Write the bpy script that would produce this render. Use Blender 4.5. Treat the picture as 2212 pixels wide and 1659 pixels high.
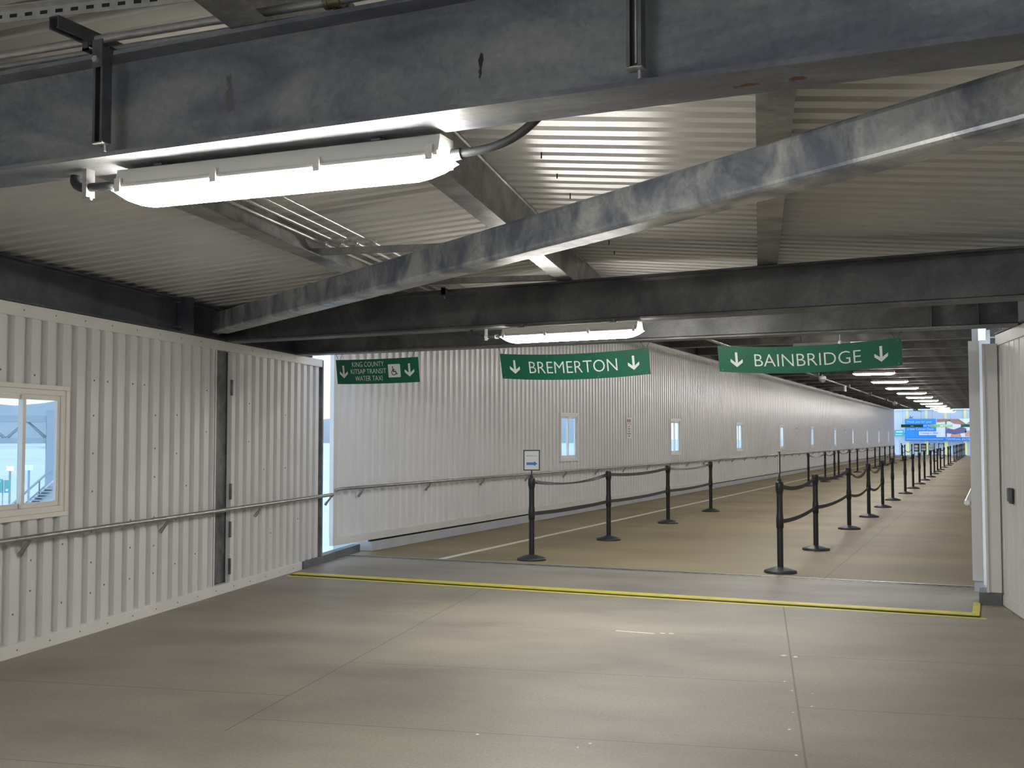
import bpy, bmesh, math, random
from mathutils import Vector, Matrix
random.seed(7)
for o in list(bpy.data.objects): bpy.data.objects.remove(o)
S = bpy.context.scene; C = S.collection
R = math.radians
# ------------------------------------------------------------------ camera
cd = bpy.data.cameras.new('camera'); cam = bpy.data.objects.new('camera', cd); C.objects.link(cam)
cd.sensor_fit = 'HORIZONTAL'; cd.sensor_width = 36.0; cd.lens = 36.0*2370/2212
cd.clip_start = 0.05; cd.clip_end = 6000
cam.location = (0, 0, 1.55); cam.rotation_euler = (R(90+2.766), 0, R(23.749)); S.camera = cam
# ------------------------------------------------------------------ world: overcast sky
w = bpy.data.worlds.new('sky'); S.world = w; w.use_nodes = True
nt = w.node_tree; nt.nodes.clear()
wo = nt.nodes.new('ShaderNodeOutputWorld'); bg = nt.nodes.new('ShaderNodeBackground')
tc = nt.nodes.new('ShaderNodeTexCoord'); sx = nt.nodes.new('ShaderNodeSeparateXYZ')
cr = nt.nodes.new('ShaderNodeValToRGB')
cr.color_ramp.elements[0].position = 0.0; cr.color_ramp.elements[0].color = (0.70, 0.86, 1.0, 1)
cr.color_ramp.elements[1].position = 0.6; cr.color_ramp.elements[1].color = (0.58, 0.72, 0.96, 1)
nt.links.new(tc.outputs['Generated'], sx.inputs[0]); nt.links.new(sx.outputs['Z'], cr.inputs[0])
nt.links.new(cr.outputs[0], bg.inputs['Color']); bg.inputs['Strength'].default_value = 1.6
nt.links.new(bg.outputs[0], wo.inputs['Surface'])
# ------------------------------------------------------------------ exposure
S.view_settings.view_transform = 'Standard'; S.view_settings.look = 'None'
S.view_settings.gamma = 1.0; S.view_settings.use_curve_mapping = False
S.view_settings.exposure = 0.36
LAMP = 112.0        # emission of the near lamps' lenses
LAMP_FAR = 105.0    # emission of the corridor lamps' lenses

# ------------------------------------------------------------------ frames of the place
D1 = Vector((-0.19194, 0.98141, 0)); N1 = Vector((0.98141, 0.19194, 0))     # near walkway: forward, right
WD = Vector((-0.2117, 0.9773, 0)); WN = Vector((0.9773, 0.2117, 0)); WC = -5.0088   # left wall: along, into the room
Z3 = Vector((0, 0, 1))
def UV(u, v, z=0): return N1*u + D1*v + Z3*z
def LW(s, z, o): return WD*s + WN*(WC+o) + Z3*z
def RW(s, z, o): return N1*(2.183-o) + D1*s + Z3*z
def CW(s, z, o): return Vector((-7.75+o, s, z))
def XYZ(x, z, y): return Vector((x, y, z))
def deck_z(u): return 3.2 - (0.095*(-1.55-u) if u < -1.55 else 0.075*(u+1.55))

# ------------------------------------------------------------------ materials
MATS = {}
def mat(name, col, rough=0.5, metal=0.0, var=0.0, scale=6.0, col2=None, bump=0.0, bscale=80.0, spec=0.5, emit=None, stretch=(1,1,1), detail=4.0):
    m = bpy.data.materials.new(name); m.use_nodes = True; MATS[name] = m
    n = m.node_tree; b = n.nodes['Principled BSDF']
    b.inputs['Roughness'].default_value = rough; b.inputs['Metallic'].default_value = metal
    b.inputs['Specular IOR Level'].default_value = spec
    b.inputs['Base Color'].default_value = (*col, 1)
    if emit is not None:
        b.inputs['Emission Color'].default_value = (*emit[0], 1); b.inputs['Emission Strength'].default_value = emit[1]
        return m
    t = n.nodes.new('ShaderNodeTexCoord'); mp = n.nodes.new('ShaderNodeMapping'); mp.inputs['Scale'].default_value = stretch
    n.links.new(t.outputs['Object'], mp.inputs[0])
    nz = n.nodes.new('ShaderNodeTexNoise'); nz.inputs['Scale'].default_value = scale; nz.inputs['Detail'].default_value = detail
    n.links.new(mp.outputs[0], nz.inputs[0])
    r = n.nodes.new('ShaderNodeValToRGB'); r.color_ramp.elements[0].position = 0.35; r.color_ramp.elements[1].position = 0.65
    c2 = col2 if col2 else tuple(c*(1-var) for c in col)
    r.color_ramp.elements[0].color = (*c2, 1); r.color_ramp.elements[1].color = (*col, 1)
    n.links.new(nz.outputs[0], r.inputs[0]); n.links.new(r.outputs[0], b.inputs['Base Color'])
    m['_ramp'] = r.name
    if bump:
        n2 = n.nodes.new('ShaderNodeTexNoise'); n2.inputs['Scale'].default_value = bscale; n2.inputs['Detail'].default_value = 3
        n.links.new(t.outputs['Object'], n2.inputs[0])
        bp = n.nodes.new('ShaderNodeBump'); bp.inputs['Strength'].default_value = bump; bp.inputs['Distance'].default_value = 0.01
        n.links.new(n2.outputs[0], bp.inputs['Height']); n.links.new(bp.outputs[0], b.inputs['Normal'])
    return m
def galv(name, a, b_, c, rough=0.5, metal=0.35, sc=5.0, streak=(1,1,1), stains=()):
    """galvanised steel: cloudy patches, small crystals and drips; stains = blotches at fixed places"""
    m = bpy.data.materials.new(name); m.use_nodes = True; MATS[name] = m
    n = m.node_tree; bs = n.nodes['Principled BSDF']; L = n.links.new
    bs.inputs['Roughness'].default_value = rough; bs.inputs['Metallic'].default_value = metal
    t = n.nodes.new('ShaderNodeTexCoord'); mp = n.nodes.new('ShaderNodeMapping'); mp.inputs['Scale'].default_value = streak
    L(t.outputs['Object'], mp.inputs[0])
    nz = n.nodes.new('ShaderNodeTexNoise'); nz.inputs['Scale'].default_value = sc; nz.inputs['Detail'].default_value = 7; nz.inputs['Roughness'].default_value = 0.62
    nz.inputs['Distortion'].default_value = 0.6
    L(mp.outputs[0], nz.inputs[0])
    r = n.nodes.new('ShaderNodeValToRGB'); e = r.color_ramp.elements
    e[0].position = 0.38; e[0].color = (*a, 1); e[1].position = 0.62; e[1].color = (*c, 1)
    k = e.new(0.5); k.color = (*b_, 1)
    L(nz.outputs[0], r.inputs[0])
    v = n.nodes.new('ShaderNodeTexVoronoi'); v.inputs['Scale'].default_value = 55; L(t.outputs['Object'], v.inputs[0])
    mr = n.nodes.new('ShaderNodeMapRange'); mr.inputs[3].default_value = 0.88; mr.inputs[4].default_value = 1.1
    L(v.outputs['Color'], mr.inputs[0])
    mx = n.nodes.new('ShaderNodeMix'); mx.data_type = 'RGBA'; mx.blend_type = 'MULTIPLY'; mx.inputs[0].default_value = 1
    L(r.outputs[0], mx.inputs[6]); L(mr.outputs[0], mx.inputs[7])
    last = mx.outputs[2]
    for (p, rad, colr, thr) in stains:
        m2 = n.nodes.new('ShaderNodeMapping'); m2.inputs['Scale'].default_value = tuple(1/x for x in rad)
        m2.inputs['Location'].default_value = tuple(-p[i]/rad[i] for i in range(3)); L(t.outputs['Object'], m2.inputs[0])
        ln = n.nodes.new('ShaderNodeVectorMath'); ln.operation = 'LENGTH'; L(m2.outputs[0], ln.inputs[0])
        n3 = n.nodes.new('ShaderNodeTexNoise'); n3.inputs['Scale'].default_value = 22; n3.inputs['Detail'].default_value = 4; L(t.outputs['Object'], n3.inputs[0])
        ad = n.nodes.new('ShaderNodeMath'); ad.operation = 'SUBTRACT'; L(n3.outputs[0], ad.inputs[0])
        ml = n.nodes.new('ShaderNodeMath'); ml.operation = 'MULTIPLY'; ml.inputs[1].default_value = 0.35; L(ln.outputs['Value'], ml.inputs[0]); L(ml.outputs[0], ad.inputs[1])
        ms = n.nodes.new('ShaderNodeMapRange'); ms.inputs[1].default_value = thr; ms.inputs[2].default_value = thr+0.07; L(ad.outputs[0], ms.inputs[0])
        mm = n.nodes.new('ShaderNodeMix'); mm.data_type = 'RGBA'; L(ms.outputs[0], mm.inputs[0]); L(last, mm.inputs[6]); mm.inputs[7].default_value = (*colr, 1)
        last = mm.outputs[2]
    L(last, bs.inputs['Base Color'])
    return m
WALLM = mat('white_painted_steel', (0.655, 0.645, 0.64), 0.40, 0, 0.05, 1.5, bump=0.08, bscale=220)
WALLC = mat('white_corridor_steel', (0.76, 0.755, 0.755), 0.33, 0, 0.04, 1.5, bump=0.05, bscale=220)
TRIM = mat('white_trim', (0.68, 0.665, 0.64), 0.45, 0, 0.05, 3)
DECKM = mat('deck_paint', (0.60, 0.585, 0.555), 0.33, 0, 0.07, 1.2)
VINYL = mat('window_vinyl', (0.74, 0.70, 0.64), 0.4, 0, 0.04, 8)
WIN2 = mat('window_white', (0.85, 0.84, 0.82), 0.4, 0, 0.03, 8)
G1 = galv('galvanised_beam', (0.135, 0.142, 0.175), (0.20, 0.21, 0.24), (0.29, 0.297, 0.30), 0.55, 0.25, 2.6, (0.6, 1, 1.3),
     stains=[((-0.62, 2.93, 2.5), (0.07, 0.03, 0.02), (0.12, 0.025, 0.012), 0.30), ((-0.46, 2.93, 2.5), (0.035, 0.03, 0.02), (0.12, 0.025, 0.012), 0.28),
             ((-0.33, 2.9, 2.8), (0.08, 0.06, 0.03), (0.035, 0.04, 0.045), 0.22), ((-2.30, 2.9, 2.68), (0.025, 0.1, 0.11), (0.13, 0.135, 0.135), 0.24),
             ((-1.38, 2.9, 2.67), (0.016, 0.1, 0.10), (0.03, 0.03, 0.03), 0.40), ((-1.10, 2.9, 2.60), (0.016, 0.1, 0.04), (0.04, 0.04, 0.04), 0.42),
             ((-2.25, 2.99, 2.5), (0.07, 0.02, 0.02), (0.10, 0.085, 0.07), 0.33)])
G2 = galv('galvanised_brace', (0.14, 0.155, 0.20), (0.27, 0.285, 0.31), (0.46, 0.475, 0.47), 0.36, 0.4, 3.6, (1, 1, 0.8))
G3 = galv('galvanised_rafter', (0.17, 0.17, 0.165), (0.25, 0.25, 0.245), (0.34, 0.335, 0.32), 0.42, 0.4, 3.0)
G4 = galv('dark_steel_beam', (0.068, 0.069, 0.073), (0.10, 0.10, 0.105), (0.14, 0.139, 0.137), 0.5, 0.2, 2.0)
G5 = galv('eave_steel', (0.045, 0.045, 0.06), (0.062, 0.062, 0.078), (0.085, 0.085, 0.10), 0.6, 0.15, 2.0)
G6 = galv('corridor_ceiling_steel', (0.075, 0.072, 0.066), (0.12, 0.115, 0.105), (0.19, 0.18, 0.165), 0.5, 0.2, 1.2, (1, 3, 1))
COLM = galv('column_steel', (0.09, 0.095, 0.10), (0.14, 0.145, 0.15), (0.2, 0.205, 0.21), 0.5, 0.3, 4)
PIPE = mat('galvanised_pipe', (0.60, 0.60, 0.59), 0.36, 0.6, 0.2, 20)
RAIL = mat('steel_handrail', (0.42, 0.41, 0.39), 0.33, 0.8, 0.25, 12)
STRUT = mat('strut_steel', (0.16, 0.165, 0.18), 0.45, 0.5, 0.25, 20)
DARK = mat('black_gap', (0.012, 0.012, 0.014), 0.7)
FLEX = mat('flex_conduit', (0.035, 0.037, 0.04), 0.5)
BLACK = mat('black_plastic', (0.013, 0.013, 0.015), 0.38, 0, 0.1, 10)
BASEM = mat('black_rubber', (0.035, 0.036, 0.038), 0.45, 0, 0.15, 12)
BELT = mat('black_webbing', (0.02, 0.02, 0.022), 0.6)
HOUS = mat('lamp_housing', (0.62, 0.60, 0.56), 0.45, 0, 0.04, 6)
GREEN = mat('sign_green', (0.005, 0.125, 0.072), 0.42, 0, 0.12, 3)
GREENL = mat('sign_pale_green', (0.20, 0.42, 0.22), 0.5)
SIGNW = mat('sign_white', (0.80, 0.84, 0.82), 0.45)
PAPER = mat('paper', (0.80, 0.80, 0.78), 0.6)
BLUE = mat('arrow_blue', (0.03, 0.17, 0.55), 0.5)
INK = mat('black_ink', (0.02, 0.02, 0.02), 0.6)
YEL = mat('yellow_tape', (0.72, 0.62, 0.06), 0.5, 0, 0.2, 8)
WLINE = mat('white_floor_paint', (0.74, 0.70, 0.60), 0.6, 0, 0.12, 10)
KERB = mat('kerb_concrete', (0.48, 0.50, 0.52), 0.8, 0, 0.12, 3, bump=0.2)
KERBD = mat('dark_kerb', (0.13, 0.135, 0.14), 0.7, 0, 0.3, 4)
THRESH = mat('threshold_metal', (0.42, 0.40, 0.36), 0.4, 0.7, 0.4, 15)
SCREWM = mat('screw_head', (0.22, 0.19, 0.16), 0.5, 0.5)
LENS = mat('lit_lens', (0.9, 0.9, 0.9), 0.4, emit=((1.0, 0.972, 0.905), LAMP))
LENSF = mat('lit_lens_cool', (0.9, 0.9, 0.9), 0.4, emit=((1.0, 0.965, 0.93), LAMP_FAR))
def glass(name='window_glass'):
    m = bpy.data.materials.new(name); m.use_nodes = True; n = m.node_tree; n.nodes.clear(); L = n.links.new
    o = n.nodes.new('ShaderNodeOutputMaterial'); t = n.nodes.new('ShaderNodeBsdfTransparent'); g = n.nodes.new('ShaderNodeBsdfGlossy')
    t.inputs[0].default_value = (0.9, 0.95, 0.98, 1); g.inputs['Roughness'].default_value = 0.03
    x = n.nodes.new('ShaderNodeMixShader'); x.inputs[0].default_value = 0.06
    L(t.outputs[0], x.inputs[1]); L(g.outputs[0], x.inputs[2]); L(x.outputs[0], o.inputs[0]); return m
GLASS = glass()

def floor_mat(name, cols, lines, rough=0.55, patches=0.9):
    """concrete: cloudy patches, fine grain and sawn joints. lines: (axis, pos, min_other, max_other, halfwidth)"""
    m = bpy.data.materials.new(name); m.use_nodes = True; MATS[name] = m
    n = m.node_tree; bs = n.nodes['Principled BSDF']; L = n.links.new
    bs.inputs['Roughness'].default_value = rough; bs.inputs['Specular IOR Level'].default_value = 0.5
    t = n.nodes.new('ShaderNodeTexCoord'); sp = n.nodes.new('ShaderNodeSeparateXYZ'); L(t.outputs['Object'], sp.inputs[0])
    mp = n.nodes.new('ShaderNodeMapping'); mp.inputs['Scale'].default_value = (0.7, 1.15, 1); L(t.outputs['Object'], mp.inputs[0])
    nz = n.nodes.new('ShaderNodeTexNoise'); nz.inputs['Scale'].default_value = patches; nz.inputs['Detail'].default_value = 6; nz.inputs['Roughness'].default_value = 0.55
    L(mp.outputs[0], nz.inputs[0])
    r = n.nodes.new('ShaderNodeValToRGB'); e = r.color_ramp.elements; e[0].position = 0.3; e[0].color = (*cols[0], 1); e[1].position = 0.7; e[1].color = (*cols[2], 1)
    k = e.new(0.5); k.color = (*cols[1], 1); L(nz.outputs[0], r.inputs[0])
    g = n.nodes.new('ShaderNodeTexNoise'); g.inputs['Scale'].default_value = 55; g.inputs['Detail'].default_value = 5; L(t.outputs['Object'], g.inputs[0])
    gr = n.nodes.new('ShaderNodeMapRange'); gr.inputs[1].default_value = 0.3; gr.inputs[2].default_value = 0.7; gr.inputs[3].default_value = 0.86; gr.inputs[4].default_value = 1.12; L(g.outputs[0], gr.inputs[0])
    mx = n.nodes.new('ShaderNodeMix'); mx.data_type = 'RGBA'; mx.blend_type = 'MULTIPLY'; mx.inputs[0].default_value = 1
    L(r.outputs[0], mx.inputs[6]); L(gr.outputs[0], mx.inputs[7])
    def M(op, a, b=None):
        q = n.nodes.new('ShaderNodeMath'); q.operation = op
        for i, vv in enumerate((a, b)):
            if vv is None: continue
            if isinstance(vv, (int, float)): q.inputs[i].default_value = vv
            else: L(vv, q.inputs[i])
        return q.outputs[0]
    tot = None
    for (ax, pos, lo, hi, hw) in lines:
        a = sp.outputs['X' if ax == 'u' else 'Y']; b = sp.outputs['Y' if ax == 'u' else 'X']
        d = M('LESS_THAN', M('ABSOLUTE', M('SUBTRACT', a, pos)), hw)
        d = M('MULTIPLY', d, M('GREATER_THAN', b, lo)); d = M('MULTIPLY', d, M('LESS_THAN', b, hi))
        tot = d if tot is None else M('MAXIMUM', tot, d)
    m2 = n.nodes.new('ShaderNodeMix'); m2.data_type = 'RGBA'
    L(M('MULTIPLY', tot, 0.62), m2.inputs[0]); L(mx.outputs[2], m2.inputs[6]); m2.inputs[7].default_value = (0.06, 0.055, 0.045, 1)
    L(m2.outputs[2], bs.inputs['Base Color'])
    bp = n.nodes.new('ShaderNodeBump'); bp.inputs['Strength'].default_value = 0.12; bp.inputs['Distance'].default_value = 0.01; L(g.outputs[0], bp.inputs['Height']); L(bp.outputs[0], bs.inputs['Normal'])
    return m
FLOORM = floor_mat('near_concrete', ((0.185, 0.164, 0.143), (0.258, 0.236, 0.196), (0.315, 0.287, 0.228)),
    [('u', 0.20, -9, 10.45, 0.006), ('u', -2.77, 5.4, 11.2, 0.0045),
     ('v', 8.10, 0.2, 3, 0.005), ('v', 6.58, 0.2, 3, 0.0045), ('v', 9.70, 0.2, 3, 0.0045),
     ('v', 8.83, -2.77, 0.2, 0.0035), ('v', 7.22, -2.77, 0.2, 0.005), ('v', 5.66, -2.77, 0.2, 0.0045), ('v', 4.7, -6, 0.2, 0.0045), ('v', 10.78, -2.77, -1.0, 0.0045),
     ('v', 6.21, -6, -2.77, 0.005), ('v', 9.37, -6, -2.77, 0.005)])
FLOORC = floor_mat('corridor_concrete', ((0.20, 0.163, 0.095), (0.265, 0.212, 0.120), (0.33, 0.252, 0.138)),
    [('v', p, -8, 0, 0.006) for p in (15.3, 17.5, 21.3, 27.3, 33.3, 39.3)] + [('u', -1.75, 12, 60, 0.006)], 0.6, 0.55)

# ------------------------------------------------------------------ mesh builder
class MB:
    def __init__(s): s.v = []; s.f = []; s.sm = []
    def add(s, vs, fs, smooth=False):
        k = len(s.v); s.v += [Vector(x) for x in vs]
        for f in fs: s.f.append([k+i for i in f]); s.sm.append(smooth)
        return s
    def box(s, x0, x1, y0, y1, z0, z1, fn=None):
        vs = [(x, y, z) for x in (x0, x1) for y in (y0, y1) for z in (z0, z1)]
        if fn: vs = [fn(*q) for q in vs]
        return s.add(vs, [(0,1,3,2), (4,6,7,5), (0,4,5,1), (2,3,7,6), (0,2,6,4), (1,5,7,3)])
    def mbox(s, fn, s0, s1, z0, z1, o0, o1):     # box in a wall's own frame (along, height, off the wall)
        return s.box(s0, s1, z0, z1, o0, o1, fn)
    def prism(s, prof, p0, p1, up=Z3, smooth=False):
        p0 = Vector(p0); p1 = Vector(p1); d = (p1-p0).normalized(); side = d.cross(up).normalized(); upv = side.cross(d).normalized()
        n = len(prof); vs = [p0+side*a+upv*b for a, b in prof] + [p1+side*a+upv*b for a, b in prof]
        s.add(vs, [(i, (i+1) % n, n+(i+1) % n, n+i) for i in range(n)], smooth)
        return s.add(vs, [tuple(range(n-1, -1, -1)), tuple(range(n, 2*n))])
    def tube(s, pts, r, n=10, caps=True):
        pts = [Vector(p) for p in pts]; rs = r if isinstance(r, (list, tuple)) else [r]*len(pts)
        rings = []; prev = None
        for i, p in enumerate(pts):
            a = pts[max(i-1, 0)]; b = pts[min(i+1, len(pts)-1)]; t = (b-a).normalized()
            if prev is None:
                q = Vector((0, 0, 1)) if abs(t.z) < 0.9 else Vector((1, 0, 0)); x = t.cross(q).normalized()
            else: x = (prev-t*prev.dot(t)).normalized()
            prev = x; y = t.cross(x)
            rings.append([p+(x*math.cos(2*math.pi*j/n)+y*math.sin(2*math.pi*j/n))*rs[i] for j in range(n)])
        vs = [v for rg in rings for v in rg]; fs = []
        for i in range(len(pts)-1):
            for j in range(n): fs.append((i*n+j, i*n+(j+1) % n, (i+1)*n+(j+1) % n, (i+1)*n+j))
        s.add(vs, fs, True)
        if caps: s.add(rings[0], [tuple(range(n-1, -1, -1))]); s.add(rings[-1], [tuple(range(n))])
        return s
    def lathe(s, prof, c=(0, 0, 0), n=24):
        c = Vector(c); vs = []; fs = []
        for r, z in prof:
            for j in range(n): a = 2*math.pi*j/n; vs.append(c+Vector((r*math.cos(a), r*math.sin(a), z)))
        for i in range(len(prof)-1):
            for j in range(n): fs.append((i*n+j, i*n+(j+1) % n, (i+1)*n+(j+1) % n, (i+1)*n+j))
        s.add(vs, fs, True)
        s.add(vs[:n], [tuple(range(n-1, -1, -1))]); s.add(vs[-n:], [tuple(range(n))]); return s
    def corr(s, fn, s0, s1, z0, z1, pitch=0.19, depth=0.035, t=0.0015, phase=0.0, fr=(0.42, 0.08, 0.42, 0.08)):
        """ribbed sheet: crest at offset 0, valley at -depth"""
        pts = []; k = math.floor((s0-phase)/pitch)-1; cyc = []
        x = phase+k*pitch
        while x < s1+pitch:
            a, b, c_, d = fr
            cyc += [(x, 0), (x+a*pitch, 0), (x+(a+b)*pitch, -depth), (x+(a+b+c_)*pitch, -depth)]; x += pitch
        def at(q):
            for i in range(len(cyc)-1):
                if cyc[i][0] <= q <= cyc[i+1][0]:
                    f = (q-cyc[i][0])/(cyc[i+1][0]-cyc[i][0]); return cyc[i][1]+f*(cyc[i+1][1]-cyc[i][1])
            return 0
        pts = [(s0, at(s0))]+[p for p in cyc if s0+1e-4 < p[0] < s1-1e-4]+[(s1, at(s1))]
        n = len(pts); vs = []
        for o in (0, -t):
            for zz in (z0, z1):
                vs += [fn(p[0], zz, p[1]+o) for p in pts]
        fs = []
        for i in range(n-1):
            fs.append((i, i+1, n+i+1, n+i)); fs.append((2*n+i+1, 2*n+i, 3*n+i, 3*n+i+1))
            fs.append((i+1, i, 2*n+i, 2*n+i+1)); fs.append((n+i, n+i+1, 3*n+i+1, 3*n+i))
        fs.append((0, n, 3*n, 2*n)); fs.append((n-1, 3*n-1, 4*n-1, 2*n-1))
        return s.add(vs, fs)
    def mesh(s, name):
        me = bpy.data.meshes.new(name); me.from_pydata([tuple(v) for v in s.v], [], s.f); me.update()
        bm = bmesh.new(); bm.from_mesh(me)
        for f, q in zip(bm.faces, s.sm): f.smooth = q
        bmesh.ops.recalc_face_normals(bm, faces=bm.faces[:]); bm.to_mesh(me); bm.free(); return me
    def build(s, name, m, parent=None, bevel=0.0):
        me = s.mesh(name)
        if m is not None: me.materials.append(m)
        o = bpy.data.objects.new(name, me); C.objects.link(o)
        if parent is not None:
            o.parent = parent; o.matrix_parent_inverse = parent.matrix_basis.inverted()
        if bevel:
            b = o.modifiers.new('bevel', 'BEVEL'); b.width = bevel; b.segments = 2; b.limit_method = 'ANGLE'
        return o
def tag(o, label=None, cat=None, group=None, kind=None):
    if label: o['label'] = label
    if cat: o['category'] = cat
    if group: o['group'] = group
    if kind: o['kind'] = kind
    return o
def empty(name, loc=(0, 0, 0), rz=0.0, label=None, cat=None, group=None, kind=None):
    o = bpy.data.objects.new(name, None); C.objects.link(o); o.location = loc; o.rotation_euler = (0, 0, rz); o.empty_display_size = 0.1
    bpy.context.view_layer.update() if False else None
    o.matrix_basis = Matrix.Translation(Vector(loc)) @ Matrix.Rotation(rz, 4, 'Z')
    return tag(o, label, cat, group, kind)
def local(mb, name, m, parent, bevel=0.0):      # mesh given in the parent's own frame
    o = mb.build(name, m, None, bevel); o.parent = parent; return o
def copy_tree(o, parent=None):
    c = o.copy(); C.objects.link(c)
    if parent is not None: c.parent = parent
    for ch in list(o.children): copy_tree(ch, c)
    return c
def ibeam(w_, h, tf=0.014, tw=0.009, z0=0.0, r=0.012):   # profile, bottom at z0
    a, b = w_/2, tw/2
    return [(-a, z0), (a, z0), (a, z0+tf), (b+r, z0+tf), (b, z0+tf+r), (b, z0+h-tf-r), (b+r, z0+h-tf), (a, z0+h-tf), (a, z0+h), (-a, z0+h), (-a, z0+h-tf),
            (-b-r, z0+h-tf), (-b, z0+h-tf-r), (-b, z0+tf+r), (-b-r, z0+tf), (-a, z0+tf)]
ORD = ['first', 'second', 'third', 'fourth', 'fifth', 'sixth', 'seventh', 'eighth', 'ninth', 'tenth', 'eleventh', 'twelfth', 'thirteenth', 'fourteenth', 'fifteenth', 'sixteenth',
       'seventeenth', 'eighteenth', 'nineteenth', 'twentieth', 'twenty-first', 'twenty-second', 'twenty-third', 'twenty-fourth', 'twenty-fifth']

# =================================================================== FLOORS
TH1 = math.atan2(0.19194, 0.98141)      # angle of the near walkway frame
def rot_obj(mb, name, m):   # mesh in (u, v, z); object rotated so its own axes are those of the walkway
    o = mb.build(name, m); o.rotation_euler = (0, 0, TH1); return o
def to_uv(x, y): return (x*N1.x+y*N1.y, x*D1.x+y*D1.y)
mb = MB()
poly = [to_uv(*UV(-5.85, -8).xy), to_uv(*UV(2.35, -8).xy), to_uv(0.05, 11.28), to_uv(0.05, 12.30), to_uv(-8.05, 12.30), to_uv(*LW(12.3, 0, -0.35).xy)]
n_ = len(poly)
mb.add([(a, b, 0) for a, b in poly]+[(a, b, -0.25) for a, b in poly], [tuple(range(n_)), tuple(range(2*n_-1, n_-1, -1))]+[(i, (i+1) % n_, n_+(i+1) % n_, n_+i) for i in range(n_)])
fl = rot_obj(mb, 'floor', FLOORM); tag(fl, 'grey concrete slab floor of the near walkway with sawn joints', kind='structure')
fc = MB().box(-8.05, 0.05, 12.46, 101.2, -0.25, 0.0).build('floor', FLOORC); tag(fc, 'brown concrete floor of the long corridor', kind='structure')
th = empty('threshold_plate', (-3.9, 12.38, 0), 0, 'metal expansion joint plate across the floor where the brown corridor begins', 'threshold')
local(MB().box(-4.1, 3.95, -0.08, 0.08, -0.25, 0.004), 'plate', THRESH, th)
local(MB().box(-4.1, 3.95, -0.03, -0.018, 0.003, 0.007).box(-4.1, 3.95, 0.03, 0.042, 0.003, 0.007), 'slot', DARK, th)
local(MB().box(-4.1, 3.95, -0.012, 0.012, 0.003, 0.010), 'ridge', PIPE, th)
wl = MB().box(-6.53, -6.43, 12.50, 99.0, -0.001, 0.002).build('floor_line', WLINE); tag(wl, 'white painted line running down the corridor floor left of the stanchions', 'floor line')
yt = MB()
def tapebox(m, yl0, yr0, yl1, yr1, z0, z1, xl=-7.28, xr=-0.155):
    m.add([(xl, yl0, z0), (xr, yr0, z0), (xr, yr1, z0), (xl, yl1, z0), (xl, yl0, z1), (xr, yr0, z1), (xr, yr1, z1), (xl, yl1, z1)],
       [(3,2,1,0), (4,5,6,7), (0,1,5,4), (1,2,6,5), (2,3,7,6), (3,0,4,7)]); return m
tapebox(yt, 10.39, 10.37, 10.53, 10.51, 0.001, 0.014)
yt.box(-0.215, -0.155, 10.51, 11.15, 0.001, 0.014)
yt = yt.build('floor_tape', YEL); tag(yt, 'yellow tape line across the walkway floor with a short turn at its right end', 'floor tape')
tapebox(MB(), 10.355, 10.335, 10.389, 10.369, 0.0, 0.006).build('dark_edge', DARK, yt)
tapebox(MB(), 10.27, 10.25, 10.325, 10.305, -0.001, 0.002, xr=-0.10).build('paint_line', YEL, yt)
def mark(x0, x1, y, wdt, lab):
    tag(MB().box(x0, x1, y-wdt/2, y+wdt/2, -0.001, 0.002).build('floor_mark', WLINE), lab, 'floor mark', 'white marks on the near floor')
mark(-2.81, -2.49, 8.45, 0.028, 'long thin white paint mark on the near concrete floor')
mark(-2.455, -2.415, 8.49, 0.035, 'short white dash on the near floor, the middle one beside the long mark')
mark(-2.39, -2.35, 8.50, 0.035, 'short white dash at the right end of the white floor marks')
# floor bolts along the joint (parts of the floor)
for (u, v, r_) in [(0.155, 8.10, 0.02), (0.235, 8.07, 0.018), (0.18, 7.0, 0.008), (0.30, 6.95, 0.008), (0.17, 6.45, 0.008), (0.28, 6.62, 0.008), (0.14, 6.08, 0.009), (-0.75, 7.2, 0.007), (-1.45, 5.62, 0.009), (-0.85, 5.58, 0.009),
                   (0.16, 5.60, 0.008), (-0.9, 5.5, 0.006), (0.14, 7.25, 0.007)]:
    b = MB().lathe([(r_, -0.001), (r_, 0.002), (r_*0.7, 0.003)], (u, v, 0), 10).build('floor_bolt', SIGNW); b.parent = fl
# near dark kerb under the end of the left wall + pale corridor kerb
tag(MB().add([tuple(LW(12.19, z, o)) for z in (-0.02, 0.088) for o in (-0.12, 0.03)]+[(-8.02, 12.86, -0.02), (-7.92, 12.88, -0.02), (-8.02, 12.86, 0.10), (-7.92, 12.88, 0.10)],
     [(0,1,3,2), (4,6,7,5), (0,2,6,4), (1,5,7,3), (2,3,7,6), (0,4,5,1)]).build('kerb', KERBD), 'low dark grey kerb between the end of the left wall and the corridor', 'kerb')
ck = MB().box(-8.05, -7.775, 12.95, 98.5, 0.0, 0.135).build('kerb', KERB, None, 0.008); tag(ck, 'long pale concrete kerb under the corridor left wall', 'kerb')
tag(MB().box(-0.165, 0.03, 11.12, 11.5, -0.01, 0.112).build('kerb', KERBD, None, 0.004), 'short dark kerb block at the foot of the right wall end', 'kerb')

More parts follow.
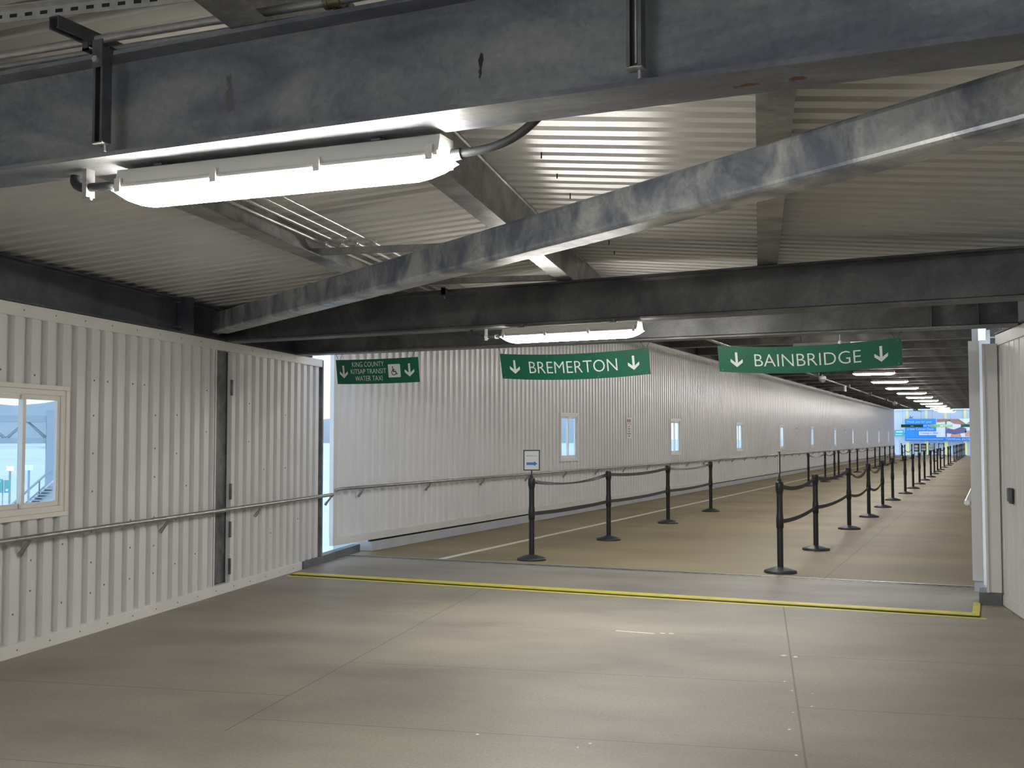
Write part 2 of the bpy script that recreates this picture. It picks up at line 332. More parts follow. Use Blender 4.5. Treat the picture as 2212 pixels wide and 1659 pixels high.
# =================================================================== WALLS
def window(fn, s0, s1, z0, z1, name, vm, bottom_gap=True):
    t = empty(name, fn((s0+s1)/2, z0, 0), kind='structure')
    w = MB(); T = 0.045   # outer trim boards
    w.mbox(fn, s0, s1, z1-0.035, z1, -0.045, 0.018).mbox(fn, s0, s1, z0, z0+0.035, -0.045, 0.022)
    w.mbox(fn, s0, s0+0.035, z0+0.0352, z1-0.0352, -0.045, 0.018).mbox(fn, s1-0.035, s1, z0+0.0352, z1-0.0352, -0.045, 0.018)
    w.build('window_trim', vm, t, 0.003)
    a, b, c, d = s0+0.0352, s1-0.0352, z0+0.0352, z1-0.0352; q = MB()
    q.mbox(fn, a, b, d-0.04, d, -0.06, 0.006).mbox(fn, a, b, c, c+0.045, -0.06, 0.006)
    q.mbox(fn, a, a+0.04, c+0.0452, d-0.0402, -0.06, 0.006).mbox(fn, b-0.04, b, c+0.0452, d-0.0402, -0.06, 0.006)
    q.build('window_frame', vm, t, 0.003)
    m_ = (a+b)/2; f = 0.035
    for k, (x0, x1, o) in enumerate(((a+0.042, m_+0.02, -0.045), (m_-0.02, b-0.042, -0.022))):
        y0, y1 = c+0.047, d-0.042; h = MB()
        h.mbox(fn, x0, x1, y1-f, y1, o-0.012, o+0.010).mbox(fn, x0, x1, y0, y0+f, o-0.012, o+0.010)
        h.mbox(fn, x0, x0+f, y0+f, y1-f, o-0.012, o+0.010).mbox(fn, x1-f, x1, y0+f, y1-f, o-0.012, o+0.010)
        sh = h.build('sash', vm, t, 0.002)
        MB().mbox(fn, x0+f-0.004, x1-f+0.004, y0+f-0.004, y1-f+0.004, o-0.004, o).build('glass_pane', GLASS, sh)
    return t
# ---- near left wall (s runs forward)
PH = 6.922-0.02
wlft = MB()
TOP = 2.415
DW = dict(phase=PH, depth=0.042, fr=(0.50, 0.05, 0.40, 0.05))
wlft.corr(LW, -7, 6.55, 0.09, TOP, **DW)
wlft.corr(LW, 6.55, 7.547, 0.09, 0.955, **DW); wlft.corr(LW, 6.55, 7.547, 1.935, TOP, **DW)
wlft.corr(LW, 7.547, 9.955, 0.09, TOP, **DW)
wlft.corr(LW, 10.36, 12.80, 0.09, TOP, **DW)
wlft = wlft.build('wall_left', WALLM); tag(wlft, 'white ribbed steel wall on the left of the near walkway', kind='structure')
MB().mbox(LW, -7, 12.80, 2.41, 2.505, -0.045, 0.012).build('top_trim', TRIM, wlft, 0.003)
MB().mbox(LW, -7, 12.19, -0.01, 0.092, -0.045, 0.014).build('bottom_trim', TRIM, wlft, 0.003)
MB().mbox(LW, 12.785, 12.83, 0.09, 2.50, -0.06, 0.014).build('end_trim', COLM, wlft, 0.002)
MB().mbox(LW, 10.325, 10.385, 0.09, 2.41, -0.045, 0.006).build('jamb', TRIM, wlft, 0.002)
MB().mbox(LW, 9.975, 9.995, 0.09, 2.41, -0.045, 0.004).build('jamb', TRIM, wlft, 0.002)
for hz in (2.05, 1.0, 0.25, 0.62):
    MB().mbox(LW, 10.315, 10.34, hz-0.08, hz+0.08, -0.01, 0.012).build('hinge', COLM, wlft, 0.002)
col = MB().mbox(LW, 9.90, 10.42, -0.02, 2.48, -0.30, -0.06).build('steel_column', COLM); tag(col, 'grey steel column showing in a slot of the left ribbed wall', 'column')
for (s, zz) in [(6.45,2.02),(6.62,2.02),(7.02,2.0),(7.78,2.0),(7.97,2.0),(8.35,2.0),(7.79,1.72),(7.79,1.42),(7.79,1.12),(7.79,0.80),(7.97,0.82),(8.33,0.85),(7.42,0.74),(8.70,2.0),(8.72,1.74),(8.72,1.45),(8.72,1.2),(8.72,0.85),(8.35,0.62),(7.79,0.56),(7.02,0.66),(7.03,0.44),(7.79,0.32),(7.97,0.36),
                (6.86,0.30),(7.42,0.30),(8.36,0.36),(8.72,0.36),(8.72,0.6),(9.1,1.75),(9.1,1.4),(9.29,1.1),(9.1,0.8),(9.48,0.45),(9.1,0.4),(9.67,2.0),(9.67,1.6),(10.62,1.9),(10.62,1.5),(11.0,1.2),(11.2,0.5),(11.57,1.8),(11.57,1.2),(11.95,0.6)]:
    sx_ = PH+round((s-PH)/0.19)*0.19+0.04
    p = LW(sx_, zz, 0); MB().tube([p-WN*0.004, p+WN*0.004, p+WN*0.006], [0.0075, 0.0075, 0.004], 8).build('screw', SCREWM, wlft)
for k in range(26):
    s = 6.6+k*0.38
    if s > 12.1: break
    p = LW(s, 0.045, 0.014); MB().tube([p, p+WN*0.004], [0.007, 0.005], 8).build('screw', SCREWM, wlft)
    p = LW(s, 2.46, 0.012); MB().tube([p, p+WN*0.004], [0.006, 0.004], 8).build('screw', SCREWM, wlft)
window(LW, 6.55, 7.547, 0.955, 1.935, 'window_1', VINYL)
# ---- near right wall
wr = MB(); wr.corr(RW, -7, 10.98, 0.10, 2.41, pitch=0.19, depth=0.012, phase=0.06, fr=(0.8, 0.05, 0.1, 0.05))
wr = wr.build('wall_right', WALLM); tag(wr, 'white panelled steel wall on the right of the near walkway', kind='structure')
MB().mbox(RW, -7, 11.02, 2.40, 2.505, -0.04, 0.012).build('top_trim', TRIM, wr, 0.003)
MB().mbox(RW, -7, 11.02, 0.005, 0.10, -0.04, 0.012).build('bottom_trim', TRIM, wr, 0.003)
MB().mbox(RW, 10.975, 11.02, 0.1, 2.41, -0.06, 0.010).build('end_trim', TRIM, wr, 0.003)
pl = empty('door_pull', RW(10.45, 1.03, 0.012), 0, 'recessed steel pull with a black cup on the right wall', 'door pull')
MB().mbox(RW, 10.40, 10.55, 0.96, 1.10, 0.0125, 0.02).build('cup', BLACK, pl, 0.003)
MB().mbox(RW, 10.40, 10.475, 0.98, 1.10, 0.02, 0.05).build('cover', STRUT, pl, 0.004)
# end panels of the right side, facing the viewer
er = MB()
er.box(-0.235, -0.115, 12.0, 12.04, 0.115, 2.52)
er.box(-0.13, -0.07, 11.7, 11.76, 0.11, 2.5)
er.box(-0.069, -0.03, 11.7, 12.06, 0.11, 2.6)  # unseen side panel added to keep sky light off the end panel
er = er.build('wall_right', WALLM); tag(er, 'narrow white end panels and added daylight screen where the corridor right wall starts', kind='structure')
MB().box(-0.10, 0.03, 11.15, 11.19, 0.112, 2.42).build('jamb', TRIM, er, 0.003)
MB().box(-0.10, -0.078, 11.13, 11.152, 0.112, 2.42).build('jamb', TRIM, er, 0.003)
# ---- corridor walls
WY = [19.93+7.93*k for k in range(10)]
cw = MB(); y = 11.96; PC = 0.02; DC = dict(phase=PC, depth=0.030, fr=(0.44, 0.08, 0.40, 0.08))
for q in WY:
    cw.corr(CW, y, q, 0.26, 3.84, **DC); cw.corr(CW, q, q+1.0, 0.26, 1.07, **DC); cw.corr(CW, q, q+1.0, 2.03, 3.84, **DC); y = q+1.0
cw.corr(CW, y, 97.4, 0.26, 3.84, **DC)
cw = cw.build('wall_left', WALLC); tag(cw, 'long white ribbed steel wall on the left of the corridor with ten small windows', kind='structure')
MB().mbox(CW, 11.93, 97.4, 0.165, 0.265, -0.045, 0.012).build('bottom_trim', TRIM, cw, 0.003)
MB().mbox(CW, 12.9, 97.4, 0.136, 0.164, -0.06, -0.03).build('gap', DARK, cw)
MB().mbox(CW, 11.93, 97.4, 3.80, 3.88, -0.045, 0.012).build('top_trim', TRIM, cw, 0.003)
MB().mbox(CW, 11.93, 12.02, 0.266, 3.799, -0.05, 0.012).build('end_trim', TRIM, cw, 0.003)
for k, q in enumerate(WY): window(CW, q, q+1.0, 1.07, 2.03, 'window_%d' % (k+2), WIN2)
cr_ = MB().box(-0.20, -0.14, 12.04, 97.4, 0.11, 3.87).build('wall_right', WALLC); tag(cr_, 'white wall on the right of the corridor', kind='structure')
MB().box(-0.22, -0.12, 12.04, 97.4, 0.0, 0.11).build('kerb', KERB, cr_)
# wall above the junction, closing the taller corridor roof
# notices on the corridor wall
def notice(y0, lab):
    n = empty('wall_notice', (-7.735, y0+0.2, 1.6), 0, lab, 'notice')
    MB().mbox(CW, y0, y0+0.40, 1.86, 2.0, 0.004, 0.010).build('panel', PAPER, n)
    MB().mbox(CW, y0+0.04, y0+0.38, 1.52, 1.845, 0.004, 0.010).build('panel', PAPER, n)
    rm = MATS.get('notice_red') or mat('notice_red', (0.35, 0.12, 0.08), 0.6)
    im = MATS.get('notice_grey') or mat('notice_grey', (0.2, 0.2, 0.2), 0.6)
    for i in range(3): MB().mbox(CW, y0+0.06+i*0.105, y0+0.13+i*0.105, 1.89, 1.96, 0.0098, 0.0115).build('symbol', rm, n)
    b = MB()
    for i, wd_ in enumerate((0.08, 0.16, 0.12, 0.24, 0.14)): b.mbox(CW, y0+0.21-wd_/2, y0+0.21+wd_/2, 1.78-i*0.055, 1.805-i*0.055, 0.0098, 0.0115)
    b.build('printing', im, n)
notice(24.1, 'small white notice on the corridor wall between its first and second windows')
notice(47.6, 'small white notice on the corridor wall between its fourth and fifth windows')
notice(63.9, 'small white notice on the corridor wall between its sixth and seventh windows')

# =================================================================== ROOFS
def DK(s, u, o): return UV(u, s, deck_z(u) - o)      # crest hangs down
dk = MB()
for (a, b) in ((-6.1, -1.55), (-1.55, 2.5)):
    dk.corr(DK, -8, 11.75, a, b, pitch=0.18, depth=0.038, phase=0.03, fr=(0.56, 0.10, 0.24, 0.10))
dk = dk.build('ceiling', DECKM); tag(dk, 'off-white ribbed metal roof deck over the near walkway', kind='structure')
MB().box(-1.56, -1.54, -8, 11.75, 3.23, 3.25, lambda u, v, z: UV(u, v, z)).build('ridge', DECKM, dk)
MB().add([tuple(UV(u, v, deck_z(u)+0.06+h)) for h in (0, 0.03) for v in (-8, 11.8) for u in (-6.2, -1.55, 2.6)],
         [(0,1,4,3), (1,2,5,4), (6,9,10,7), (7,10,11,8), (0,6,7,1), (1,7,8,2), (3,4,10,9), (4,5,11,10), (0,3,9,6), (2,8,11,5)]).build('roofing', G5, dk)
for (u, v) in [(-0.98, 3.35+0.0), (-1.42, 3.9), (-1.1, 4.5), (-1.15, 5.02), (-1.17, 5.55), (-1.2, 6.1), (-1.2, 6.6), (-1.22, 7.2), (-1.24, 8.6), (-1.2, 9.0), (-1.22, 9.5), (-3.9, 2.9), (-2.5, 2.9), (-3.35, 3.7)]:
    MB().tube([UV(u, v, deck_z(u)+0.01), UV(u, v, deck_z(u)-0.03)], 0.004, 6).build('screw', DARK, dk)
# corridor ceiling
cc = MB()
def CK(s, x, o): return Vector((x, s, 4.18-o))
cc.corr(CK, 11.9, 98.3, -8.1, 0.3, pitch=0.61, depth=0.07, phase=0.1, fr=(0.40, 0.10, 0.40, 0.10))
cc = cc.build('ceiling', G6); tag(cc, 'dark steel deck ceiling of the long corridor with cross beams', kind='structure')
MB().box(-8.1, 0.3, 11.9, 98.3, 4.27, 4.31).build('roofing', G5, cc)
bp_ = MB().prism(ibeam(0.30, 0.32, 0.02), (-8.05, 0, 3.875), (0.2, 0, 3.875)).mesh('cross_beam'); bp_.materials.append(G6)
for k in range(30):
    yb = 13.6+2.87*k+0.0
    o = bpy.data.objects.new('cross_beam', bp_); C.objects.link(o); o.location = (0, yb, 0); o.parent = cc
MB().box(-8.1, 0.3, 11.86, 11.90, 2.95, 4.31).build('end_panel', G5, cc)
MB().box(-8.15, -7.76, 11.9, 97.6, 3.88, 4.2).build('edge_closure', G5, cc)
# ---- eave beam on the near left wall
eb = empty('eave_beam', LW(9, 2.51, 0), 0, 'dark blue-grey steel beam on top of the near left wall', 'beam')
MB().prism(ibeam(0.16, 0.32, 0.016, 0.010), LW(-7, 2.508, -0.06), LW(12.45, 2.508, -0.06)).build('web', G5, eb)
MB().mbox(LW, -7, 12.4, 2.50, 2.98, -0.40, -0.17).build('closure', G5, eb)
MB().mbox(LW, 9.30, 9.33, 2.512, 2.84, -0.05, 0.10).build('end_plate', G5, eb)
for zz in (2.56, 2.79):
    p = LW(9.22, zz, 0.0); MB().tube([p-WN*0.06, p+WN*0.03], 0.014, 6).build('bolt', STRUT, eb)
er2 = tag(MB().prism(ibeam(0.16, 0.32, 0.016, 0.010), RW(-7, 2.508, -0.06), RW(11.0, 2.508, -0.06)).build('eave_beam', G5), 'dark steel beam on top of the near right wall', 'beam')
# ---- cross beams
b1 = empty('cross_beam', (-1.5, 2.91, 2.5), 0, 'nearest large mottled galvanised cross beam above the big lit lamp', 'beam')
MB().prism(ibeam(0.205, 0.36, 0.015, 0.011, r=0.02), (-5.95, 2.912, 2.5), (2.0, 2.912, 2.5)).build('beam', G1, b1)
b2 = empty('cross_beam', (-3, 8.6, 2.5), 0, 'dark grey steel cross beam above the second lamp, where the diagonal brace ends', 'beam')
MB().prism(ibeam(0.22, 0.355, 0.016, 0.010, r=0.02), (-7.12, 8.975, 2.5), (0.55, 8.28, 2.5)).build('beam', G4, b2)
b3 = empty('cross_beam', (-3, 10.5, 2.5), 0, 'far galvanised cross beam that carries the three hanging green signs', 'beam')
MB().prism(ibeam(0.22, 0.355, 0.016, 0.010, r=0.02), (-7.55, 10.70, 2.5), (0.20, 10.32, 2.5)).build('beam', galv('beam_three_steel', (0.085, 0.085, 0.088), (0.13, 0.13, 0.132), (0.19, 0.19, 0.188), 0.45, 0.3, 2), b3)
MB().box(-0.52, -0.49, 10.28, 10.4, 2.52, 2.84).box(-0.13, -0.11, 10.28, 10.4, 2.52, 2.84).build('stiffener', G4, b3)
bb = empty('cross_beam', UV(-1.5, -2.6, 2.5), 0, 'galvanised cross beam over the walkway behind the viewer', 'beam')
MB().prism(ibeam(0.205, 0.36, 0.015, 0.011, r=0.02), UV(-5.2, -2.6, 2.5), UV(2.15, -2.6, 2.5)).build('beam', G3, bb)
# ---- rafters along the walkway (between ridge and eaves)
for (u, wdt, lab) in ((-3.175, 0.15, 'galvanised rafter left of the four conduits under the roof deck'), (-1.575, 0.14, 'deep galvanised ridge rafter behind the big lamp under the roof deck'),
                      (0.075, 0.15, 'galvanised rafter on the right under the roof deck, behind the diagonal brace')):
    h = deck_z(u)-0.006-2.862
    r_ = empty('rafter', UV(u, 5, 2.862), 0, lab, 'rafter')
    rp = [(p[0]*0.12 if p[1] > h-0.012 and abs(p[0]) > 0.02 else p[0], p[1]) for p in ibeam(wdt, h, 0.010, 0.008, r=0.008)]
    MB().prism(rp, UV(u, -8, 2.862), UV(u, 11.6, 2.862)).build('rafter_beam', G3, r_)
# ---- diagonal brace: rounded square tube
def rsq(a, b, c=0.025):
    pts = []
    for (sx_, sz, a0) in ((1, -1, -90), (1, 1, 0), (-1, 1, 90), (-1, -1, 180)):
        for k in range(4):
            an = R(a0+k*30); pts.append((sx_*(a/2-c)+c*math.cos(an), sz*(b/2-c)+c*math.sin(an)))
    return pts
P0 = Vector((-6.80, 8.50, 2.642)); P1 = Vector((1.45, 3.0, 2.642))
db = empty('diagonal_brace', (P0+P1)/2, 0, 'mottled galvanised square tube brace running diagonally below the roof', 'brace')
MB().prism(rsq(0.18, 0.19), P0, P1).build('tube', G2, db)
dd = (P1-P0).normalized(); MB().prism([(-0.006, -0.10), (0.006, -0.10), (0.006, 0.10), (-0.006, 0.10)], P0-dd*0.10, P0+dd*0.0).build('gusset', COLM, db)
# ---- hanging strut channels on the near beam
def channel_mb(p0, p1, w_=0.042, d=0.042, up=Z3):
    t = 0.004; prof = [(-w_/2, 0), (w_/2, 0), (w_/2, d), (w_/2-0.010, d), (w_/2-0.010, d-t), (w_/2-t, d-t), (w_/2-t, t), (-w_/2+t, t), (-w_/2+t, d-t), (-w_/2+0.010, d-t), (-w_/2+0.010, d), (-w_/2, d)]
    return MB().prism(prof, p0, p1, up)
for (x, lab, z1) in ((-2.735, 'vertical strut channel hanging on the left part of the nearest beam', 2.86), (-0.862, 'vertical strut channel with threaded rod on the right part of the nearest beam', 3.0)):
    c_ = empty('strut_channel', (x, 2.79, 2.53), 0, lab, 'strut')
    channel_mb((x, 2.805, 2.535), (x, 2.805, z1), up=Vector((0, -1, 0))).build('channel', STRUT, c_)
    MB().tube([(x+0.006, 2.795, 2.512), (x+0.006, 2.795, 2.55)], 0.005, 8).build('rod', PIPE, c_)
    MB().box(x-0.022, x+0.022, 2.763, 2.806, 2.533, 2.537).build('end_lip', PIPE, c_)
    if x < -2:
        MB().box(x-0.022, x+0.022, 2.757, 2.763, 2.79, 2.885).build('bracket', STRUT, c_, 0.001)
        MB().tube([(x, 2.757, 2.815), (x, 2.745, 2.815)], 0.012, 6).build('bolt', PIPE, c_)
    else:
        MB().tube([(x, 2.785, 2.55), (x, 2.785, 3.0)], 0.005, 8).build('threaded_rod', PIPE, c_)
sa = empty('support_strut', (-2.9, 2.8, 2.9), 0, 'dark strut arm carrying the conduits at the upper left', 'strut')
channel_mb((-2.83, 2.66, 2.945), (-2.83, 3.0, 2.945), up=Vector((0, 0, -1))).build('channel', STRUT, sa)
# conduits over the near beam
for (y, z, r_, lab) in ((2.812, 2.918, 0.0145, 'upper thick galvanised conduit along the top of the nearest beam'), (2.875, 2.905, 0.011, 'lower thinner conduit along the top of the nearest beam')):
    yy = lambda x: y+0.0437*(x+3.24)
    tag(MB().tube([(-4.3, yy(-4.3), z), (0.9, yy(0.9), z)], r_, 14).build('conduit', PIPE), lab, 'conduit', 'conduits on the nearest beam')
cl = empty('conduit_clamp', (-2.80, 2.80, 2.89), 0, 'clamps fixing the conduits to the strut arm', 'clamp')
MB().box(-2.845, -2.82, 2.80, 2.92, 2.875, 2.883).box(-2.845, -2.82, 2.80, 2.806, 2.875, 2.945).box(-2.76, -2.74, 2.82, 2.91, 2.875, 2.883).build('strap', STRUT, cl)
MB().tube([(-2.75, 2.84, 2.85), (-2.75, 2.84, 2.88)], 0.006, 6).build('bolt', PIPE, cl)
cp = empty('pipe_coupling', (-1.87, 2.83, 2.9), 0, 'pair of brass-coloured couplings on the conduits at the top', 'coupling')
BR = mat('old_brass', (0.30, 0.27, 0.18), 0.4, 0.6, 0.3, 20)
for (y, z) in ((2.872, 2.918), (2.935, 2.905)):
    MB().tube([(-1.905, y, z), (-1.89, y, z)], 0.025, 12).tube([(-1.86, y, z), (-1.845, y, z)], 0.025, 12).tube([(-1.89, y, z), (-1.86, y, z)], 0.021, 12).build('coupling', BR, cp)
# perforated strut
pf = empty('perforated_strut', (-2.7, 2.7, 3.0), 0, 'long slotted strut rail close under the deck at the upper left', 'strut')
p0 = Vector((-3.55, 2.60, 2.985)); p1 = Vector((-2.05, 2.84, 2.985)); dv = (p1-p0).normalized(); nv = Vector((-dv.y, dv.x, 0))
MB().prism([(-0.002, -0.02), (0.002, -0.02), (0.002, 0.02), (-0.002, 0.02)], p0, p1).prism([(-0.002, 0.018), (0.04, 0.018), (0.04, 0.022), (-0.002, 0.022)], p0, p1).build('rail', PIPE, pf)
for k in range(24):
    q = p0+dv*(0.04+k*0.06)-nv*(-0.0) ; side = dv.cross(Z3).normalized()
    MB().add([q+side*o_+dv*a_+Z3*b_ for o_ in (-0.0032, 0.0032) for a_ in (-0.014, 0.014) for b_ in (-0.006, 0.006)], [(0,1,3,2), (4,6,7,5), (0,4,5,1), (2,3,7,6), (0,2,6,4), (1,5,7,3)]).build('slot', DARK, pf)
# four conduits and trapezes near the left rafter
for k, u in enumerate((-3.05, -2.93, -2.81, -2.685)):
    tag(MB().tube([UV(u, 3.6, 2.945), UV(u, 11.3, 2.945)], 0.011, 10).build('conduit', PIPE),
        ['leftmost', 'second from left', 'third from left', 'rightmost'][k]+' of the four thin conduits beside the left rafter', 'conduit', 'four conduits under the deck')
def trapeze(v, lab, u0=-3.12, u1=-1.66, zt=2.918):
    t = empty('conduit_trapeze', UV((u0+u1)/2, v, zt), 0, lab, 'strut')
    channel_mb(UV(u0, v, zt), UV(u1, v, zt), 0.044, 0.046, up=Vector((0, 0, -1))).build('channel', G3, t)
    for u in (-3.05, -2.93, -2.81, -2.685):
        MB().box(u-0.014, u+0.014, v-0.012, v-0.006, zt, zt+0.05, lambda a, b, c: UV(a, b, c)).build('clamp', PIPE, t)
    return t
trapeze(7.42, 'steel strut trapeze under the four conduits left of the diagonal brace', -3.24)
trapeze(9.05, 'steel strut resting on the dark second beam under the conduits', -3.9, -1.66, 2.915)
bc = empty('beam_clamp', (-4.4, 8.62, 2.8), 0, 'small beam clamp on the upper edge of the dark second beam', 'clamp')
MB().box(-4.44, -4.40, 8.54, 8.60, 2.80, 2.858).box(-4.44, -4.40, 8.54, 8.548, 2.785, 2.87).build('bracket', STRUT, bc)
MB().tube([(-4.42, 8.57, 2.77), (-4.42, 8.57, 2.80)], 0.005, 6).build('bolt', PIPE, bc)

# =================================================================== LAMPS
def lamp_mesh(lens_mat):
    Lh, W2 = 0.64, 0.068
    t = empty('vapor_light')
    def loft(stations, n=14, zfun=None):
        pass
    def cross(x, zc, w2, zs):      # list of (y,z)
        return [(x, y, z) for y, z in zs(w2)]
    # lens: half-round trough, ends swept up
    b = MB(); N = 12; xs = [-Lh, -Lh+0.012, -Lh+0.04, -Lh+0.085, -Lh+0.13, Lh-0.13, Lh-0.085, Lh-0.04, Lh-0.012, Lh]
    dp = [0.004, 0.015, 0.034, 0.050, 0.057, 0.057, 0.050, 0.034, 0.015, 0.004]; rings = []
    for x, d in zip(xs, dp):
        wl_ = W2 if abs(x) < Lh-0.02 else W2*0.9
        ring = [(x, wl_*math.cos(math.pi*j/N), -d*math.sin(math.pi*j/N)**0.7 if 0 < j < N else 0.0) for j in range(N+1)]
        rings.append(ring)
    vs = [p for r_ in rings for p in r_]; M_ = N+1; fs = []
    for i in range(len(xs)-1):
        for j in range(N): fs.append((i*M_+j, i*M_+j+1, (i+1)*M_+j+1, (i+1)*M_+j))
        fs.append((i*M_+N, i*M_, (i+1)*M_, (i+1)*M_+N))
    b.add(vs, fs, True); b.add(rings[0], [tuple(range(M_))]); b.add(rings[-1], [tuple(range(M_-1, -1, -1))])
    local(b, 'lens', lens_mat, t)
    h = MB().prism([(-0.070, 0.0), (0.070, 0.0), (0.072, 0.012), (0.060, 0.02), (0.048, 0.072), (-0.048, 0.072), (-0.060, 0.02), (-0.072, 0.012)], (-Lh+0.015, 0, 0.001), (Lh-0.015, 0, 0.001))
    local(h, 'housing', HOUS, t, 0.004)
    for x in (-0.60, -0.2, 0.2, 0.60):
        for s_ in (-1, 1): local(MB().box(x-0.012, x+0.012, s_*0.066, s_*0.078, -0.012, 0.035), 'clip', HOUS, t)
    for x in (-0.45, 0.40):
        local(MB().box(x-0.016, x+0.016, -0.05, 0.05, 0.073, 0.080).box(x-0.012, x+0.012, -0.012, 0.012, 0.080, 0.105), 'bracket', STRUT, t)
    return t
L1 = lamp_mesh(LENS); tag(L1, 'large lit white lamp hanging under the nearest beam', 'lamp')
L1.matrix_basis = Matrix.Translation((-2.175, 2.995, 2.412)) @ Matrix.Rotation(R(2.0), 4, 'Z')
L2 = copy_tree(L1); tag(L2, 'smaller lit lamp under the dark second beam', 'lamp'); L2.matrix_basis = Matrix.Translation((-3.217, 8.51, 2.405)) @ Matrix.Rotation(R(-5.8), 4, 'Z')
L3 = copy_tree(L1); tag(L3, 'lit lamp over the walkway behind the viewer', 'lamp'); L3.matrix_basis = Matrix.Translation(UV(-1.8, -2.6, 2.39)) @ Matrix.Rotation(TH1, 4, 'Z')
L4 = copy_tree(L1); tag(L4, 'lit lamp further back over the walkway behind the viewer', 'lamp'); L4.matrix_basis = Matrix.Translation(UV(-1.8, -6.4, 2.405)) @ Matrix.Rotation(TH1, 4, 'Z')
F0 = lamp_mesh(LENSF)
near_y = [13.6, 35.7-5.8*3, 35.7-5.8*2, 35.7-5.8]; FY = near_y+[35.7+5.74*k for k in range(11)]  # first entry is an unseen lamp added to brighten the corridor start
bm_y = [13.6+2.87*k for k in range(30)]
for k, y in enumerate(FY):
    y = min(bm_y, key=lambda q: abs(q-y))
    o = F0 if k == 0 else copy_tree(F0)
    o.location = (0, 0, 0); o.matrix_basis = Matrix.Translation((-3.5, y, 3.575))
    for x_ in (-0.45, 0.40): local(MB().box(x_-0.008, x_+0.008, -0.006, 0.006, 0.10, 0.30), 'hanger', STRUT, o)
    tag(o, 'lit corridor ceiling lamp, the %s of the long row from the green signs' % ORD[k], 'lamp', 'lamps along the corridor ceiling')
def flex(pts, r_, lab, rib=True):
    # smooth the polyline
    P = [Vector(p) for p in pts]
    for _ in range(3):
        Q = [P[0]]
        for a, b in zip(P[:-1], P[1:]): Q += [a*0.75+b*0.25, a*0.25+b*0.75]
        P = Q+[P[-1]]
    return tag(MB().tube(P, r_, 12).build('flexible_conduit', FLEX), lab, 'conduit')
fx = flex([(-1.545, 3.06, 2.44), (-1.40, 3.07, 2.45), (-1.28, 3.06, 2.50), (-1.16, 3.02, 2.60)], 0.014, 'dark flexible conduit rising from the right end of the big lamp')
MB().tube([(-1.56, 3.058, 2.438), (-1.52, 3.06, 2.441)], 0.019, 12).build('fitting', FLEX, fx)
fx = flex([(-2.80, 2.94, 2.435), (-2.90, 2.93, 2.435), (-2.97, 2.93, 2.435), (-3.03, 2.95, 2.47), (-3.10, 3.05, 2.56)], 0.016, 'dark flexible conduit curving off the left end of the big lamp')
MB().box(-2.945, -2.925, 2.91, 2.95, 2.40, 2.50).tube([(-2.96, 2.93, 2.395), (-2.92, 2.93, 2.395)], 0.006, 8).build('clamp', PIPE, fx)
fx = flex([(-3.92, 8.72, 2.43), (-4.05, 8.73, 2.43), (-4.2, 8.74, 2.44), (-4.25, 8.76, 2.50)], 0.015, 'dark flexible conduit at the left end of the second lamp')
MB().tube([(-4.10, 8.73, 2.43), (-4.07, 8.73, 2.43)], 0.02, 10).tube([(-4.0, 8.73, 2.43), (-3.97, 8.73, 2.43)], 0.02, 10).box(-4.10, -4.08, 8.72, 8.74, 2.40, 2.50).build('clamp', PIPE, fx)
# corridor conduits and ceiling devices
for k, (x, z) in enumerate(((-5.50, 3.62), (-5.56, 3.62), (-5.62, 3.63))):
    tag(MB().tube([(x, 13.4, z), (x, 97, z)], 0.012, 8).build('conduit', PIPE), ['right', 'middle', 'left'][k]+' one of the three long conduits under the corridor ceiling', 'conduit', 'corridor conduits')
for k in range(7):
    y = 38.0+8.6*k
    t = empty('junction_box', (-5.56, y, 3.58), 0, 'dark junction box hung at the corridor conduits, the %s from the near end' % ORD[k], 'junction box', 'junction boxes at the corridor conduits')
    local(MB().box(-0.16, 0.16, -0.06, 0.06, -0.02, 0.12), 'box', STRUT, t)
for (x, y, lab) in ((-5.31, 38.1, 'white dome camera under the corridor ceiling just past the rightmost green sign'), (-5.35, 67.8, 'small white dome camera far down the corridor ceiling')):
    t = empty('dome_camera', (x, y, 3.5), 0, lab, 'camera')
    local(MB().lathe([(0.02, 0.16), (0.02, 0.12), (0.11, 0.10), (0.13, 0.06), (0.13, 0.0)], n=20), 'housing', SIGNW, t)
    local(MB().lathe([(0.115, 0.0), (0.105, -0.05), (0.07, -0.10), (0.02, -0.12)], n=20), 'dome', mat('dome_glass%d' % int(y), (0.3, 0.3, 0.32), 0.15), t)
t = empty('ceiling_speaker', (-5.75, 46.0, 3.55), 0, 'pale grey box hung left of the corridor conduits', 'box')
local(MB().box(-0.35, 0.2, -0.15, 0.15, -0.14, 0.04), 'case', COLM, t); local(MB().box(0.2, 0.26, -0.15, 0.15, -0.16, 0.06), 'lamp_face', SIGNW, t)

# =================================================================== HANDRAILS
def bracket(p, n, wallp, r=0.011):
    """curved arm from below the rail back to the wall"""
    n = Vector(n); P = Vector(p); pts = []
    W_ = P+n*wallp
    arm = [P-Z3*0.018, P-Z3*0.05+n*wallp*0.25, P-Z3*0.10+n*wallp*0.75, P-Z3*0.125+n*wallp*0.97]
    b = MB().tube(arm, [r, r*1.1, r*1.5, r*1.8], 8)
    return b, W_
hr = empty('handrail', LW(9, 0.85, 0.08), 0, 'steel pipe handrail along the near left wall', 'handrail')
MB().tube([LW(-7, 0.835, 0.085), LW(12.9, 0.835, 0.085), LW(12.985, 0.832, 0.082), LW(13.02, 0.82, 0.06), LW(13.02, 0.80, 0.03)], 0.021, 14).build('rail', RAIL, hr)
for s in [7.0+1.95*k for k in range(-4, 3)]+[12.93]:
    b, _ = bracket(LW(s, 0.835, 0.085), -WN, 0.083); b.build('bracket', RAIL, hr)
hr2 = empty('handrail', CW(50, 0.89, 0.08), 0, 'long steel pipe handrail along the corridor left wall', 'handrail')
